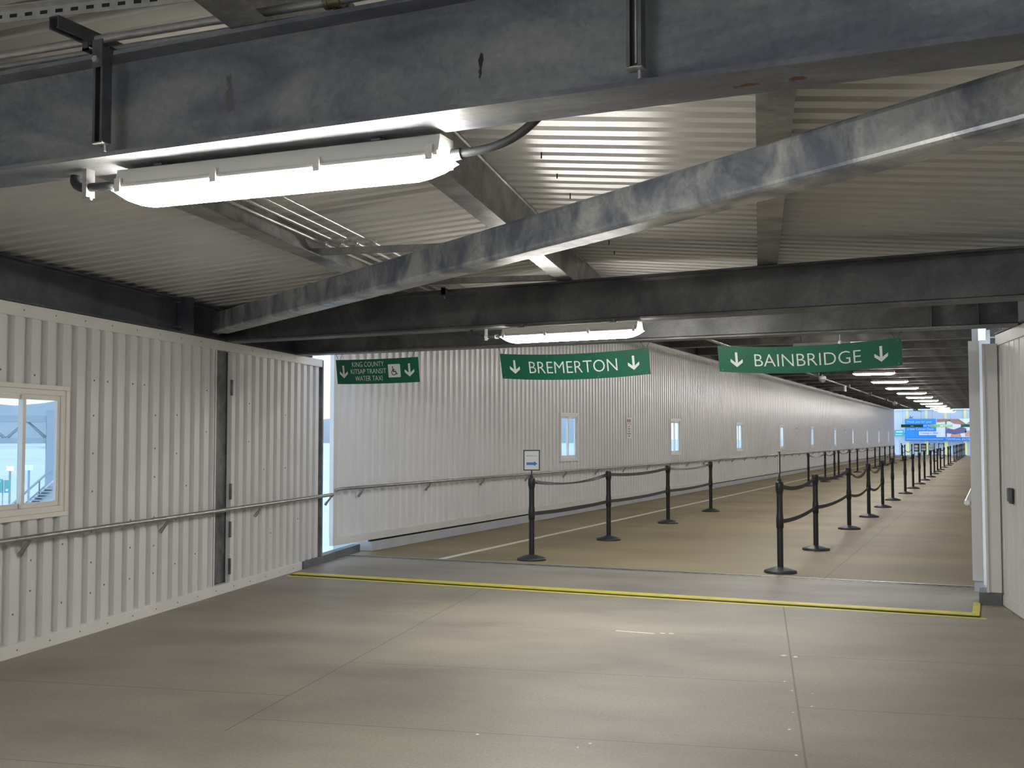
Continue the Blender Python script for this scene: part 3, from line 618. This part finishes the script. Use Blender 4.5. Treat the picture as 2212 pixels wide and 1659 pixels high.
MB().tube([CW(11.98, 0.87, 0.02), CW(12.0, 0.885, 0.07), CW(12.06, 0.888, 0.085), CW(97.0, 0.865, 0.085)], 0.021, 12).build('rail', RAIL, hr2)
b0, _ = bracket(Vector((0, 0, 0)), Vector((-1, 0, 0)), 0.083); bme = b0.mesh('bracket'); bme.materials.append(RAIL)
y = 12.55
while y < 97:
    o = bpy.data.objects.new('bracket', bme); C.objects.link(o); o.location = Vector((-7.75+0.085, y, 0.888-0.023*(y-12)/85)); o.parent = hr2; o.matrix_parent_inverse = hr2.matrix_basis.inverted(); y += 1.88
hr3 = empty('handrail', (-0.27, 12.6, 0.87), 0, 'steel handrail end poking out behind the right wall end panel', 'handrail')
MB().tube([(-0.285, 12.45, 0.865), (-0.285, 97, 0.865)], 0.028, 14).build('rail', PIPE, hr3)
MB().tube([(-0.27, 12.55, 0.85), (-0.24, 12.55, 0.80), (-0.202, 12.55, 0.74)], 0.011, 8).build('bracket', PIPE, hr3)

# =================================================================== STANCHIONS
def post_parts(t):
    local(MB().lathe([(0.184, 0.0), (0.186, 0.012), (0.182, 0.026), (0.160, 0.034), (0.105, 0.053), (0.056, 0.066), (0.044, 0.068)], n=36), 'base', BASEM, t)
    local(MB().lathe([(0.0345, 0.064), (0.0345, 0.530)], n=20).lathe([(0.0345, 0.66), (0.0345, 0.95)], n=20), 'pole', BLACK, t)
    local(MB().lathe([(0.0345, 0.50), (0.041, 0.515), (0.042, 0.60), (0.038, 0.66), (0.0345, 0.68)], n=20), 'belt_cassette', BLACK, t)
    local(MB().lathe([(0.0345, 0.89), (0.042, 0.93), (0.046, 0.95), (0.046, 1.015), (0.041, 1.03), (0.032, 1.036)], n=20), 'belt_head', BLACK, t)
Pproto = None
def belt_mb(a, b, z0, z1, sag, twist=0.0):
    a = Vector(a); b = Vector(b); d = b-a; L_ = d.length; d.normalize(); sd = Vector((-d.y, d.x, 0)); N = 14; rings = []
    for i in range(N+1):
        t = i/N; p = a+d*(0.038+(L_-0.076)*t); z = z0+(z1-z0)*t-4*sag*t*(1-t)
        an = twist*math.sin(math.pi*t); ux = sd*math.sin(an); uz = Z3*math.cos(an); up = ux+uz; n2 = sd*math.cos(an)-Z3*math.sin(an)
        c = p+Z3*z; rings.append([c+up*0.024+n2*0.0012, c+up*0.024-n2*0.0012, c-up*0.024-n2*0.0012, c-up*0.024+n2*0.0012])
    m = MB(); vs = [v for r_ in rings for v in r_]; fs = []
    for i in range(N):
        for j in range(4): fs.append((i*4+j, i*4+(j+1) % 4, (i+1)*4+(j+1) % 4, (i+1)*4+j))
    m.add(vs, fs); m.add(rings[0], [(0, 1, 2, 3)]); m.add(rings[-1], [(3, 2, 1, 0)]); return m
def row(pts, belts, labf, group):
    global Pproto
    out = []
    for k, (x, y) in enumerate(pts):
        if Pproto is None:
            t = empty('stanchion'); post_parts(t); Pproto = t
        else:
            t = bpy.data.objects.new('stanchion', None); C.objects.link(t); t.empty_display_size = 0.1
            for ch in Pproto.children:
                if ch.name.split('.')[0] == 'belt': continue
                c = ch.copy(); C.objects.link(c); c.parent = t
        t.location = (x, y, 0); t.matrix_basis = Matrix.Translation((x, y, 0)) @ Matrix.Rotation(R(random.uniform(-20, 20)), 4, 'Z')
        tag(t, labf(k), 'stanchion', group); out.append(t)
    for k, spec in belts.items():
        for (zt, sag, tw) in spec:
            a = (*pts[k], 0); b = (*pts[k+1], 0)
            mm = belt_mb(a, b, zt, zt, sag, tw).build('belt', BELT, out[k])
    return out
rowR = [(-2.28, 12.81), (-2.283, 15.56), (-2.28, 19.29), (-2.27, 22.34), (-2.30, 25.53), (-2.33, 28.5), (-2.28, 31.9), (-2.29, 35.2), (-2.31, 38.6), (-2.34, 42.0), (-2.31, 45.5), (-2.36, 49.3), (-2.39, 52.7), (-2.39, 55.7),
        (-2.40, 60.0), (-2.36, 64.2), (-2.38, 67.9)]
TB = [(0.985, 0.10, 0), (0.56, 0.05, 0)]
bR = {0: [(0.985, 0.07, 0), (0.58, 0.035, 0)], 1: [(0.985, 0.06, 0), (0.58, 0.04, 0)], 2: [(0.985, 0.16, 0.6), (0.58, 0.08, 0)], 3: [(0.985, 0.17, 0.8), (0.58, 0.12, 0)], 4: [(0.985, 0.08, 0)], 11: TB, 13: TB, 15: TB}
NR = row(rowR, bR, lambda k: 'black belt stanchion, %s of the right-hand row from the metal threshold' % ORD[k], 'right-hand row of black stanchions')
rowL = [(-5.386, 12.86), (-5.36, 15.8), (-5.42, 19.3), (-5.45, 22.67)]
bL = {0: [(0.985, 0.07, 1.25), (0.58, 0.02, 0)], 1: [(0.985, 0.04, 0), (0.58, 0.02, 0)], 2: [(0.985, 0.05, 1.0), (0.58, 0.02, 0)]}
NL = row(rowL, bL, lambda k: 'black belt stanchion, %s of the front left-hand group from the metal threshold' % ORD[k], 'front left-hand stanchions')
rowM = [(-5.41, 35.5), (-5.38, 39.0), (-5.42, 41.7), (-5.55, 43.9), (-5.43, 46.4), (-5.55, 50.2), (-5.49, 53.7), (-5.47, 57.1), (-5.52, 60.0), (-5.52, 63.0), (-5.50, 65.8), (-5.49, 68.4)]
TM = [(0.985, 0.10, 0.6)]
row(rowM, {0: TM, 1: TM, 3: TM, 4: TM, 5: TM, 6: TM+[(0.56, 0.05, 0)], 7: TM, 8: [(0.56, 0.05, 0)], 9: [(0.7, 0.25, 0)], 10: TM},
    lambda k: 'black belt stanchion, %s of the middle left-hand run from its near end' % ORD[k], 'middle left-hand stanchions')
rowF = [(-2.38, 74.0), (-2.40, 78.5), (-2.39, 81.1), (-2.38, 84.5), (-2.38, 88.0), (-2.37, 91.0), (-2.36, 94.5), (-2.37, 99.4)]
row(rowF, {0: TB, 1: TB, 2: TB, 3: TB, 4: TB, 5: TB, 6: TB}, lambda k: 'tiny black stanchion, %s from the near end of the far right-hand run' % ORD[k], 'far right stanchions')
row([(-5.50, 75.0), (-5.60, 78.5), (-5.55, 84.5), (-5.5, 91)], {0: TB, 1: [(0.7, 0.2, 0)]}, lambda k: 'black stanchion far down on the left, %s from the near end of its short run' % ORD[k], 'far left stanchions')
row([(-5.15, 99.8), (-4.75, 100.0), (-4.42, 99.9), (-4.0, 99.9)], {2: [(0.985, 0.02, 0)]}, lambda k: 'thin far black post in front of the pale terminal wall, the %s from the left' % ORD[k], 'posts before the terminal')
row([(-7.3, 98.5)], {}, lambda k: 'lone far black post at the left edge of the corridor end', 'lone far post')
# sign holders on the first posts
def text_mesh(body, w_, h_, size=1.0, wide=None):
    cu = bpy.data.curves.new('txt', 'FONT'); cu.body = body; cu.align_x = 'CENTER'; cu.align_y = 'CENTER'; cu.resolution_u = 3; cu.fill_mode = 'BOTH'; cu.offset = -0.010
    o = bpy.data.objects.new('txt', cu); C.objects.link(o); bpy.context.view_layer.update()
    dg = bpy.context.evaluated_depsgraph_get(); me = bpy.data.meshes.new_from_object(o.evaluated_get(dg))
    bpy.data.objects.remove(o)
    xs = [v.co.x for v in me.vertices]; ys = [v.co.y for v in me.vertices]
    mx, my = (max(xs)+min(xs))/2, (max(ys)+min(ys))/2; kx = w_/(max(xs)-min(xs)); ky = h_/(max(ys)-min(ys))
    return [((v.co.x-mx)*kx, (v.co.y-my)*ky) for v in me.vertices], [tuple(p.vertices) for p in me.polygons]
def flat(fn, verts, faces, y0, y1):       # thin solid letters on a sign: fn(x, z, y)
    n = len(verts); m = MB(); vs = [fn(x, z, y0) for x, z in verts]+[fn(x, z, y1) for x, z in verts]
    m.v = [Vector(v) for v in vs]; ed = {}
    for f in faces:
        m.f.append(list(f)); m.f.append([n+i for i in reversed(f)])
        for a, b in zip(f, f[1:]+f[:1]): ed[(a, b)] = 1
    for (a, b) in ed:
        if (b, a) not in ed: m.f.append([a, b, n+b, n+a])
    m.sm = [False]*len(m.f); return m
def text(fn, body, cx, cz, w_, h_, y0, y1, m, parent, name='lettering', label=None):
    v, f = text_mesh(body, w_, h_); o = flat(fn, [(x+cx, z+cz) for x, z in v], f, y0, y1).build(name, m); o.parent = parent
    if fn is wf: o.matrix_parent_inverse = parent.matrix_basis.inverted()
    if label: o['label'] = label
    return o
def wf(x, z, y): return Vector((x, y, z))
def poly_obj(fn, pts, y0, y1, m, parent, name):
    n = len(pts); mb_ = MB(); mb_.add([fn(x, z, y0) for x, z in pts]+[fn(x, z, y1) for x, z in pts], [tuple(range(n)), tuple(range(2*n-1, n-1, -1))]+[(i, (i+1) % n, n+(i+1) % n, n+i) for i in range(n)])
    o = mb_.build(name, m); o.parent = parent
    if fn is wf: o.matrix_parent_inverse = parent.matrix_basis.inverted()
    return o
def ident(x, z, y): return Vector((x, y, z))
def holder(loc, rz, lab, printed=True):
    t = empty('sign_holder', loc, rz, lab, 'sign'); w2, h = 0.105, 0.262
    f = MB().box(-w2, w2, -0.008, 0.008, 0, 0.014).box(-w2, w2, -0.008, 0.008, h-0.014, h).box(-w2, -w2+0.014, -0.008, 0.008, 0.014, h-0.014).box(w2-0.014, w2, -0.008, 0.008, 0.014, h-0.014)
    local(f, 'frame', BLACK, t)
    local(MB().box(-w2+0.012, w2-0.012, -0.004, 0.004, 0.012, h-0.012), 'sheet', PAPER, t)
    local(MB().lathe([(0.022, -0.09), (0.022, -0.06), (0.010, -0.05), (0.010, 0.0)], n=14), 'stem', BLACK, t)
    if printed:
        text(ident, 'BREMERTON', 0, 0.185, 0.135, 0.017, -0.0048, -0.0038, INK, t)
        poly_obj(ident, [(-0.066, 0.070), (0.030, 0.070), (0.030, 0.055), (0.072, 0.087), (0.030, 0.119), (0.030, 0.104), (-0.066, 0.104)], -0.0050, -0.0038, BLUE, t, 'arrow')
    return t
holder((-5.386, 12.86, 1.125), R(25), 'black framed sheet reading BREMERTON with a blue right arrow on the first left stanchion')
holder((-2.28, 12.81, 1.125), R(90+13.5), 'black framed sign seen edge-on atop the first stanchion of the right-hand row', False)

# =================================================================== HANGING GREEN SIGNS
def arrow_pts(cx, cz, w_, h):
    s = h*0.13; top = cz+h/2; bot = cz-h/2; hw = w_/2; t = h*0.22
    return [(cx-s/1.6, top), (cx+s/1.6, top), (cx+s/1.6, bot+h*0.30), (cx+hw, bot+h*0.55), (cx+hw, bot+h*0.55-t), (cx, bot), (cx-hw, bot+h*0.55-t), (cx-hw, bot+h*0.55), (cx-s/1.6, bot+h*0.30)]
def hanging_sign(loc, W_, Hh, rz, roll, sag, tilt, lab, content, hooks, beamz):
    t = empty('hanging_sign', loc, rz, lab, 'sign')
    M_ = Matrix.Rotation(roll, 4, 'Y') @ Matrix.Rotation(tilt, 4, 'X')
    def fn(x, z, y):      # local sign plane -> bent, tilted panel; z is 0 at top, negative down
        q = 1-(2*x/W_)**2
        return M_ @ Vector((x, y+0.03*q*(-1), z-sag*q))
    N = 28; b = MB(); vs = []; xs = [-W_/2+W_*i/N for i in range(N+1)]
    for x in xs: vs += [fn(x, 0, -0.003), fn(x, -Hh, -0.003), fn(x, -Hh, 0.003), fn(x, 0, 0.003)]
    fs = []
    for i in range(N):
        for j in range(4): fs.append((i*4+j, i*4+(j+1) % 4, (i+1)*4+(j+1) % 4, (i+1)*4+j))
    fs += [(0, 1, 2, 3), (4*N+3, 4*N+2, 4*N+1, 4*N)]
    b.add(vs, fs); local(b, 'panel', GREEN, t)
    for x in (-W_/2+0.035, -W_/6, W_/6, W_/2-0.035):
        for z in (-0.02, -Hh+0.02):
            p = fn(x, z, -0.003); q = fn(x, z, -0.006); o = MB().tube([p, q], [0.006, 0.005], 8).build('rivet', COLM); o.parent = t
    content(fn, t, Hh)
    for x in hooks:
        p = fn(x, -0.015, 0); up = beamz-loc[2]
        o = MB().tube([p+Vector((-0.06, 0, up+0.012-p.z)), p, p+Vector((0.05, 0, up+0.010-p.z))], 0.0025, 6).build('chain', DARK); o.parent = t
    return t
def c1(fn, t, H_):
    y0, y1 = -0.0050, -0.0028
    for (s, cx, z, w_) in (('KING COUNTY', -0.10, -0.055, 0.43), ('KITSAP TRANSIT', -0.10, -0.135, 0.48), ('WATER TAXI', -0.10, -0.215, 0.37)):
        text(fn, s, cx, z, w_, 0.055, y0, y1, SIGNW, t)
    for cx in (-0.445, 0.435): poly_obj(fn, arrow_pts(cx, -0.138, 0.115, 0.145), y0, y1, SIGNW, t, 'arrow')
    sq = [(0.175, -0.065), (0.315, -0.065), (0.322, -0.072), (0.322, -0.206), (0.315, -0.213), (0.175, -0.213), (0.168, -0.206), (0.168, -0.072)]
    pn = poly_obj(fn, sq, y0, y1, SIGNW, t, 'wheelchair_symbol')
    y2, y3 = -0.0066, -0.0046; m = MB(); cx, cz, r1, r2 = 0.240, -0.158, 0.032, 0.025
    ang = [R(120+i*260/20) for i in range(21)]
    P_ = [(cx+r1*math.cos(a), cz+r1*math.sin(a)) for a in ang]+[(cx+r2*math.cos(a), cz+r2*math.sin(a)) for a in reversed(ang)]
    poly_obj(fn, P_, y2, y3, INK, pn, 'wheel').parent = pn
    poly_obj(fn, [(0.232, -0.093), (0.224, -0.089), (0.219, -0.096), (0.222, -0.104), (0.232, -0.104), (0.235, -0.098)], y2, y3, INK, pn, 'head').parent = pn
    poly_obj(fn, [(0.224, -0.107), (0.234, -0.107), (0.236, -0.122), (0.258, -0.122), (0.258, -0.129), (0.238, -0.129), (0.239, -0.142), (0.264, -0.142), (0.274, -0.170), (0.286, -0.166), (0.289, -0.173), (0.270, -0.181), (0.257, -0.152), (0.228, -0.152)], y2, y3, INK, pn, 'figure').parent = pn
def c23(word, w_, h_, ax, aw):
    def g(fn, t, H_):
        text(fn, word, 0.0, -H_/2-0.002, w_, h_, -0.0050, -0.0028, SIGNW, t)
        for cx in ax: poly_obj(fn, arrow_pts(cx, -H_/2-0.002, aw, aw*1.22), -0.0050, -0.0028, SIGNW, t, 'arrow')
    return g
hanging_sign((-6.355, 10.65, 2.432), 1.10, 0.278, R(-2.8), 0, 0.004, R(9), 'green hanging sign reading KING COUNTY KITSAP TRANSIT WATER TAXI with a wheelchair symbol', c1, (-0.50, 0.47), 2.5)
hanging_sign((-3.975, 10.56, 2.437), 1.66, 0.268, R(-2.8), R(-0.2), 0.028, R(14), 'green hanging sign reading BREMERTON between two white down arrows', c23('BREMERTON', 0.985, 0.125, (-0.665, 0.665), 0.118), (-0.80, 0.80), 2.5)
s3 = hanging_sign((-1.60, 10.45, 2.440), 1.69, 0.255, R(-2.8), R(-0.5), 0.036, R(14), 'green hanging sign reading BAINBRIDGE between two white down arrows', c23('BAINBRIDGE', 0.98, 0.118, (-0.665, 0.665), 0.118), (-0.80, 0.80), 2.5)
local(MB().lathe([(0.004, 0.05), (0.004, 0.0), (0.018, -0.008), (0.018, -0.028), (0.008, -0.036)], (0.31, -0.02, 0.0), 12), 'hook', SIGNW, s3)  # white colour stands in for the bright glint on a hanging bolt

# =================================================================== FAR END: terminal front
BW = mat('terminal_wall', (0.62, 0.70, 0.80), 0.7); BANB = mat('banner_blue', (0.03, 0.30, 0.85), 0.6); BAND = mat('banner_blue_deep', (0.04, 0.22, 0.72), 0.6)
YC = mat('yellow_column', (0.85, 0.78, 0.35), 0.6); BRN = mat('banner_brown', (0.42, 0.20, 0.15), 0.6); PUR = mat('banner_purple', (0.16, 0.13, 0.25), 0.6); PEA = mat('banner_tan', (0.62, 0.36, 0.28), 0.6)
TEAL = mat('teal_board', (0.05, 0.50, 0.52), 0.5); CANV = mat('banner_white', (0.80, 0.84, 0.92), 0.6)
tb = empty('terminal_building', (-4, 104.5, 0), 0, 'pale blue-white terminal front at the end of the corridor', 'building')
MB().box(-16, 8, 104.5, 108, -7, 9).build('wall', BW, tb)
for x in [-8+1.1*k for k in range(9)]:
    MB().box(x, x+0.06, 104.42, 104.5, 0, 1.2).build('door_frame', CANV, tb)
MB().box(-16, 8, 104.35, 104.5, 3.95, 4.15).build('lintel', CANV, tb)
pz = MB().box(-16, 8, 101.25, 104.5, -7, -0.02).build('plaza', mat('plaza_paving', (0.72, 0.74, 0.78), 0.8)); tag(pz, 'pale paving outside the far end of the corridor', 'paving')
for k, x in enumerate((-7.14, -5.55, -3.95, -2.37)):
    t = empty('yellow_column', (x-0.02, 104.0, 0), 0, 'pale yellow column in front of the terminal, the %s from the left' % ORD[k], 'column', 'yellow terminal columns')
    local(MB().box(-0.13, 0.13, -0.13, 0.13, -0.02, 1.22).box(-0.09, 0.09, -0.09, 0.09, 1.22, 3.9), 'shaft', YC, t)
bn = empty('banner', (-4, 103.7, 1.2), 0, 'wide blue banner about a new dock with TERMINAL ENTRANCE along its foot', 'banner')
MB().box(-7.36, -0.2, 103.70, 103.74, 1.20, 3.16).build('canvas', BANB, bn)
STEELB_ = mat('bracket_steel', (0.3, 0.35, 0.4), 0.6)
for x in (-7.3, -0.3): MB().box(x, x+0.05, 103.74, 104.5, 3.0, 3.05).build('arm', STEELB_, bn)
MB().box(-4.75, -0.2, 103.68, 103.70, 1.54, 3.16).build('picture', CANV, bn)
MB().box(-7.36, -0.2, 103.685, 103.70, 1.20, 1.50).build('foot_band', BAND, bn)
MB().box(-7.26, -4.2, 103.67, 103.686, 1.36, 1.39).build('rule', CANV, bn)
MB().box(-6.2, -4.5, 103.66, 103.70, 1.72, 2.04).build('date_plate', CANV, bn)
for (s, x, z, w_, h_, mm) in (('Thank you for your', -6.15, 2.87, 2.1, 0.24, CANV), ('patience as we build', -6.05, 2.54, 2.3, 0.22, CANV), ('a new Colman Dock', -6.05, 2.26, 2.2, 0.21, CANV), ('Coming in 2023', -5.35, 1.88, 1.45, 0.17, COLM), ('TERMINAL ENTRANCE', -2.65, 1.36, 2.7, 0.17, CANV)):
    text(wf, s, x, z, w_, h_, 103.64, 103.66, mm, bn)
for pts, m_ in (([(-4.7, 3.14), (-3.9, 3.14), (-3.5, 2.95), (-4.7, 2.85)], BRN), ([(-3.9, 3.14), (-2.9, 3.14), (-2.2, 2.6), (-3.3, 2.72)], BRN), ([(-2.3, 2.7), (-1.6, 3.14), (-0.3, 3.14), (-0.3, 2.95)], BRN),
                 ([(-3.9, 1.9), (-3.85, 2.35), (-3.3, 2.2), (-2.7, 2.45), (-2.3, 2.3), (-2.3, 1.95), (-3.2, 1.8)], PUR), ([(-4.0, 1.56), (-4.0, 2.95), (-3.9, 2.95), (-3.9, 1.56)], PUR), ([(-2.4, 1.6), (-2.4, 2.1), (-1.4, 2.15), (-1.4, 1.6)], PEA), ([(-3.6, 1.56), (-3.5, 1.85), (-2.8, 1.85), (-2.7, 1.56)], PEA)):
    poly_obj(wf, pts, 103.65, 103.68, m_, bn, 'picture_patch')
poly_obj(wf, [(-7.1, 3.2), (-6.95, 3.3), (-6.9, 3.5), (-6.82, 3.32), (-6.6, 3.4), (-6.75, 3.24), (-6.55, 3.2)], 103.68, 103.72, BAND, bn, 'emblem')
g = empty('teal_sign', (-7.8, 103.6, 1.6), 0, 'small teal information board left of the blue banner', 'sign')
MB().box(-8.25, -7.42, 103.60, 103.64, 1.60, 2.18).build('board', TEAL, g)
MB().box(-8.2, -8.14, 103.64, 104.5, 1.8, 1.9).box(-7.5, -7.44, 103.64, 104.5, 1.8, 1.9).build('arm', STEELB_, g)
MB().box(-8.1, -7.55, 103.58, 103.60, 1.95, 2.06).box(-8.15, -7.6, 103.58, 103.60, 1.74, 1.80).build('lettering', CANV, g)
for (x0, x1, m_, lab) in ((-7.05, -5.35, GREEN, 'left far green sign hanging at the corridor end'), (-4.80, -3.12, GREENL, 'pale green far sign hanging at the corridor end'), (-2.52, -0.9, GREEN, 'right far green sign hanging at the corridor end')):
    t = empty('hanging_sign', ((x0+x1)/2, 95.2, 2.55), 0, lab, 'sign', 'far hanging signs')
    MB().box(x0, x1, 95.18, 95.21, 2.34, 2.58).build('panel', m_, t)
    MB().box((x0+x1)/2-0.12, (x0+x1)/2+0.12, 95.16, 95.18, 2.41, 2.47).build('lettering', CANV, t)
    for x in (x0+0.15, x1-0.15): MB().tube([(x, 95.2, 2.58), (x, 95.2, 4.2)], 0.006, 6).build('hanger', STRUT, t)
for k, (x, y, h) in enumerate(((-5.95, 96.5, 1.0), (-5.45, 97.0, 1.0), (-4.95, 98.5, 0.9))):
    t = empty('sandwich_board', (x, y, 0), 0, ['left', 'middle', 'right'][k]+' small teal sign board standing at the far end of the corridor', 'sign', 'teal boards at the corridor end')
    DT = MATS.get('dark_teal') or mat('dark_teal', (0.01, 0.10, 0.11), 0.5)
    local(MB().box(-0.22, 0.22, -0.03, 0.03, 0.35, h), 'board', TEAL if k == 2 else DT, t)
    local(MB().box(-0.17, 0.17, -0.05, -0.03, 0.45, 0.62).box(-0.17, 0.17, -0.05, -0.03, 0.68, 0.88), 'panel', CANV, t)
    for sx_ in (-0.2, 0.2): local(MB().box(sx_-0.02, sx_+0.02, -0.02, 0.02, 0, 0.36), 'leg', BLACK, t)

# =================================================================== OUTSIDE
SEA = mat('sea', (0.58, 0.68, 0.74), 0.55, 0, 0.15, 0.02); HILL = mat('haze_tinted_hills', (0.50, 0.56, 0.58), 0.9, 0, 0.25, 0.01); STEELB = mat('blue_grey_steel', (0.33, 0.39, 0.43), 0.7); CONC = mat('stair_concrete', (0.50, 0.55, 0.56), 0.8, 0, 0.15, 2)  # hill colour is paled to stand in for haze over the water
se = MB().box(-3000, -12, -1500, 3500, -8, -6.5).build('sea', SEA); tag(se, 'pale grey-blue water seen through the left windows', 'sea', kind='stuff')
hb = MB(); prev = None; vs = []; K = 90
for k in range(K+1):
    a = R(20+110*k/K); d = 1500; h = 30+16*math.sin(k*0.35)+7*math.sin(k*1.3)+random.uniform(-2, 2)
    vs += [(-d*math.sin(a), d*math.cos(a), -7), (-d*math.sin(a), d*math.cos(a), h), (-(d+600)*math.sin(a), (d+600)*math.cos(a), h*0.4-7)]
fs = []
for k in range(K): i = 3*k; fs += [(i, i+3, i+4, i+1), (i+1, i+4, i+5, i+2), (i+2, i+5, i+3, i)]
hb.add(vs, fs+[(0, 1, 2), (3*K, 3*K+2, 3*K+1)]); hl = hb.build('hills', HILL); tag(hl, 'haze-tinted wooded hills across the water seen through the near left window', 'hills')
# gangway truss, stairs, lights: seen through the near left window. local frame: x right as seen, y away
def OUT(): return Matrix.Rotation(R(48.5), 4, 'Z')
def place(t, dist, dx, z): t.matrix_basis = OUT() @ Matrix.Translation((dx, dist, z))
t = empty('overhead_gangway', label='blue-grey truss gangway crossing behind the near left window', cat='gangway'); place(t, 60, 0, 0)
m = MB().box(-30, 2.2, -0.5, 0.5, 2.30, 2.62).box(-30, 2.2, -0.5, 0.5, 1.25, 1.5)
local(m, 'chord', STEELB, t)
for k in range(9):
    x = 1.9-k*1.9; local(MB().tube([(x, 0, 1.45), (x-0.95, 0, 2.35), (x-1.9, 0, 1.45)], 0.09, 6), 'diagonal', STEELB, t)
local(MB().box(1.85, 2.3, -0.6, 0.6, -6.5, 2.9), 'tower', STEELB, t)
local(MB().box(-30, 1.8, -0.3, 0.3, 0.95, 1.08), 'walkway', CANV, t)
t = empty('outdoor_stairs', label='pale stair and ramp with railings outside the near left window', cat='stairs'); place(t, 24, 0, 0)
ST = [(-0.75, -0.95), (0.86, 0.66), (1.3, 0.70)]
ramp = MB(); pr = [(-0.75, -1.6), (1.3, -1.6)]+ST[::-1]
n_ = len(pr); ramp.add([(x, y, z) for y in (-0.5, 0.6) for x, z in pr], [tuple(range(n_)), tuple(range(2*n_-1, n_-1, -1))]+[(q, (q+1) % n_, n_+(q+1) % n_, n_+q) for q in range(n_)])
local(ramp, 'stringer', CONC, t)
for k in range(9):
    x = 0.30+k*0.055; z = 0.10+k*0.055; local(MB().box(x-0.06, x+0.16, -0.62, -0.50, z-0.012, z+0.008), 'tread', STEELB, t)
local(MB().tube([(-0.75, -0.55, -0.62), (0.84, -0.55, 0.92), (1.3, -0.55, 0.95)], 0.022, 8).tube([(-0.75, -0.55, -0.80), (0.88, -0.55, 0.74), (1.3, -0.55, 0.78)], 0.014, 8), 'railing', STEELB, t)
for x in (-0.3, 0.2, 0.62, 1.0): local(MB().tube([(x, -0.55, -1.2), (x, -0.55, min(0.93, x*0.97+0.1))], 0.014, 6), 'post', COLM, t)
local(MB().box(-9, 1.5, -0.4, 0.6, -6.5, -1.6), 'landing', CONC, t)
for (px, pz, m_, nm, lab, s_) in ((0.09, 0.95, (1.0, 0.42, 0.08), 'signal_light', 'orange lit signal seen through the near left window', 0.06), (0.42, 0.965, (0.10, 0.3, 1.0), 'signal_light', 'blue lit signal seen through the near left window', 0.07)):
    q = empty(nm, label=lab, cat='light'); place(q, 23, px, pz)
    em = mat('signal_%d' % int(px*100), (0.8, 0.8, 0.8), emit=(m_, 0.95)); local(MB().box(-s_, s_, -0.05, 0.05, -s_*0.7, s_*0.7), 'lamp', em, q)
    local(MB().box(-0.02, 0.02, -0.02, 0.02, -2.6, -s_*0.5), 'post', STEELB, q)
q = empty('equipment_cabinet', label='teal-green cabinets below the orange light outside the near left window', cat='cabinet'); place(q, 22.5, -0.02, 0.65)
TEALD = mat('teal_cabinet', (0.12, 0.42, 0.40), 0.6)
local(MB().box(-0.12, -0.01, -0.1, 0.1, -0.13, 0.12), 'case', TEALD, q); local(MB().box(0.01, 0.11, -0.1, 0.1, -0.13, 0.10), 'case', TEALD, q)
local(MB().box(-0.02, 0.0, -0.04, 0.04, -2.3, 0.1), 'post', STEELB, q)
local(MB().box(-0.09, -0.05, -0.12, -0.1, 0.06, 0.10), 'lamp_face', CANV, q); local(MB().box(0.04, 0.08, -0.12, -0.1, -0.10, -0.06), 'lamp_face', CANV, q)
# dark lines and pale structure seen in the gap between the two left walls
t = empty('outside_frame', (-7.75, 12.3, 0), 0, 'pale frame with two dark bars in the gap between the left walls', 'frame')
MB().box(-8.16, -7.92, 12.50, 12.56, 1.92, 1.99).box(-8.16, -7.92, 12.50, 12.56, 0.63, 0.74).build('bar', DARK, t)
MB().box(-9.4, -8.75, 14.5, 14.6, -0.6, 1.5).build('pale_panel', STEELB, t)
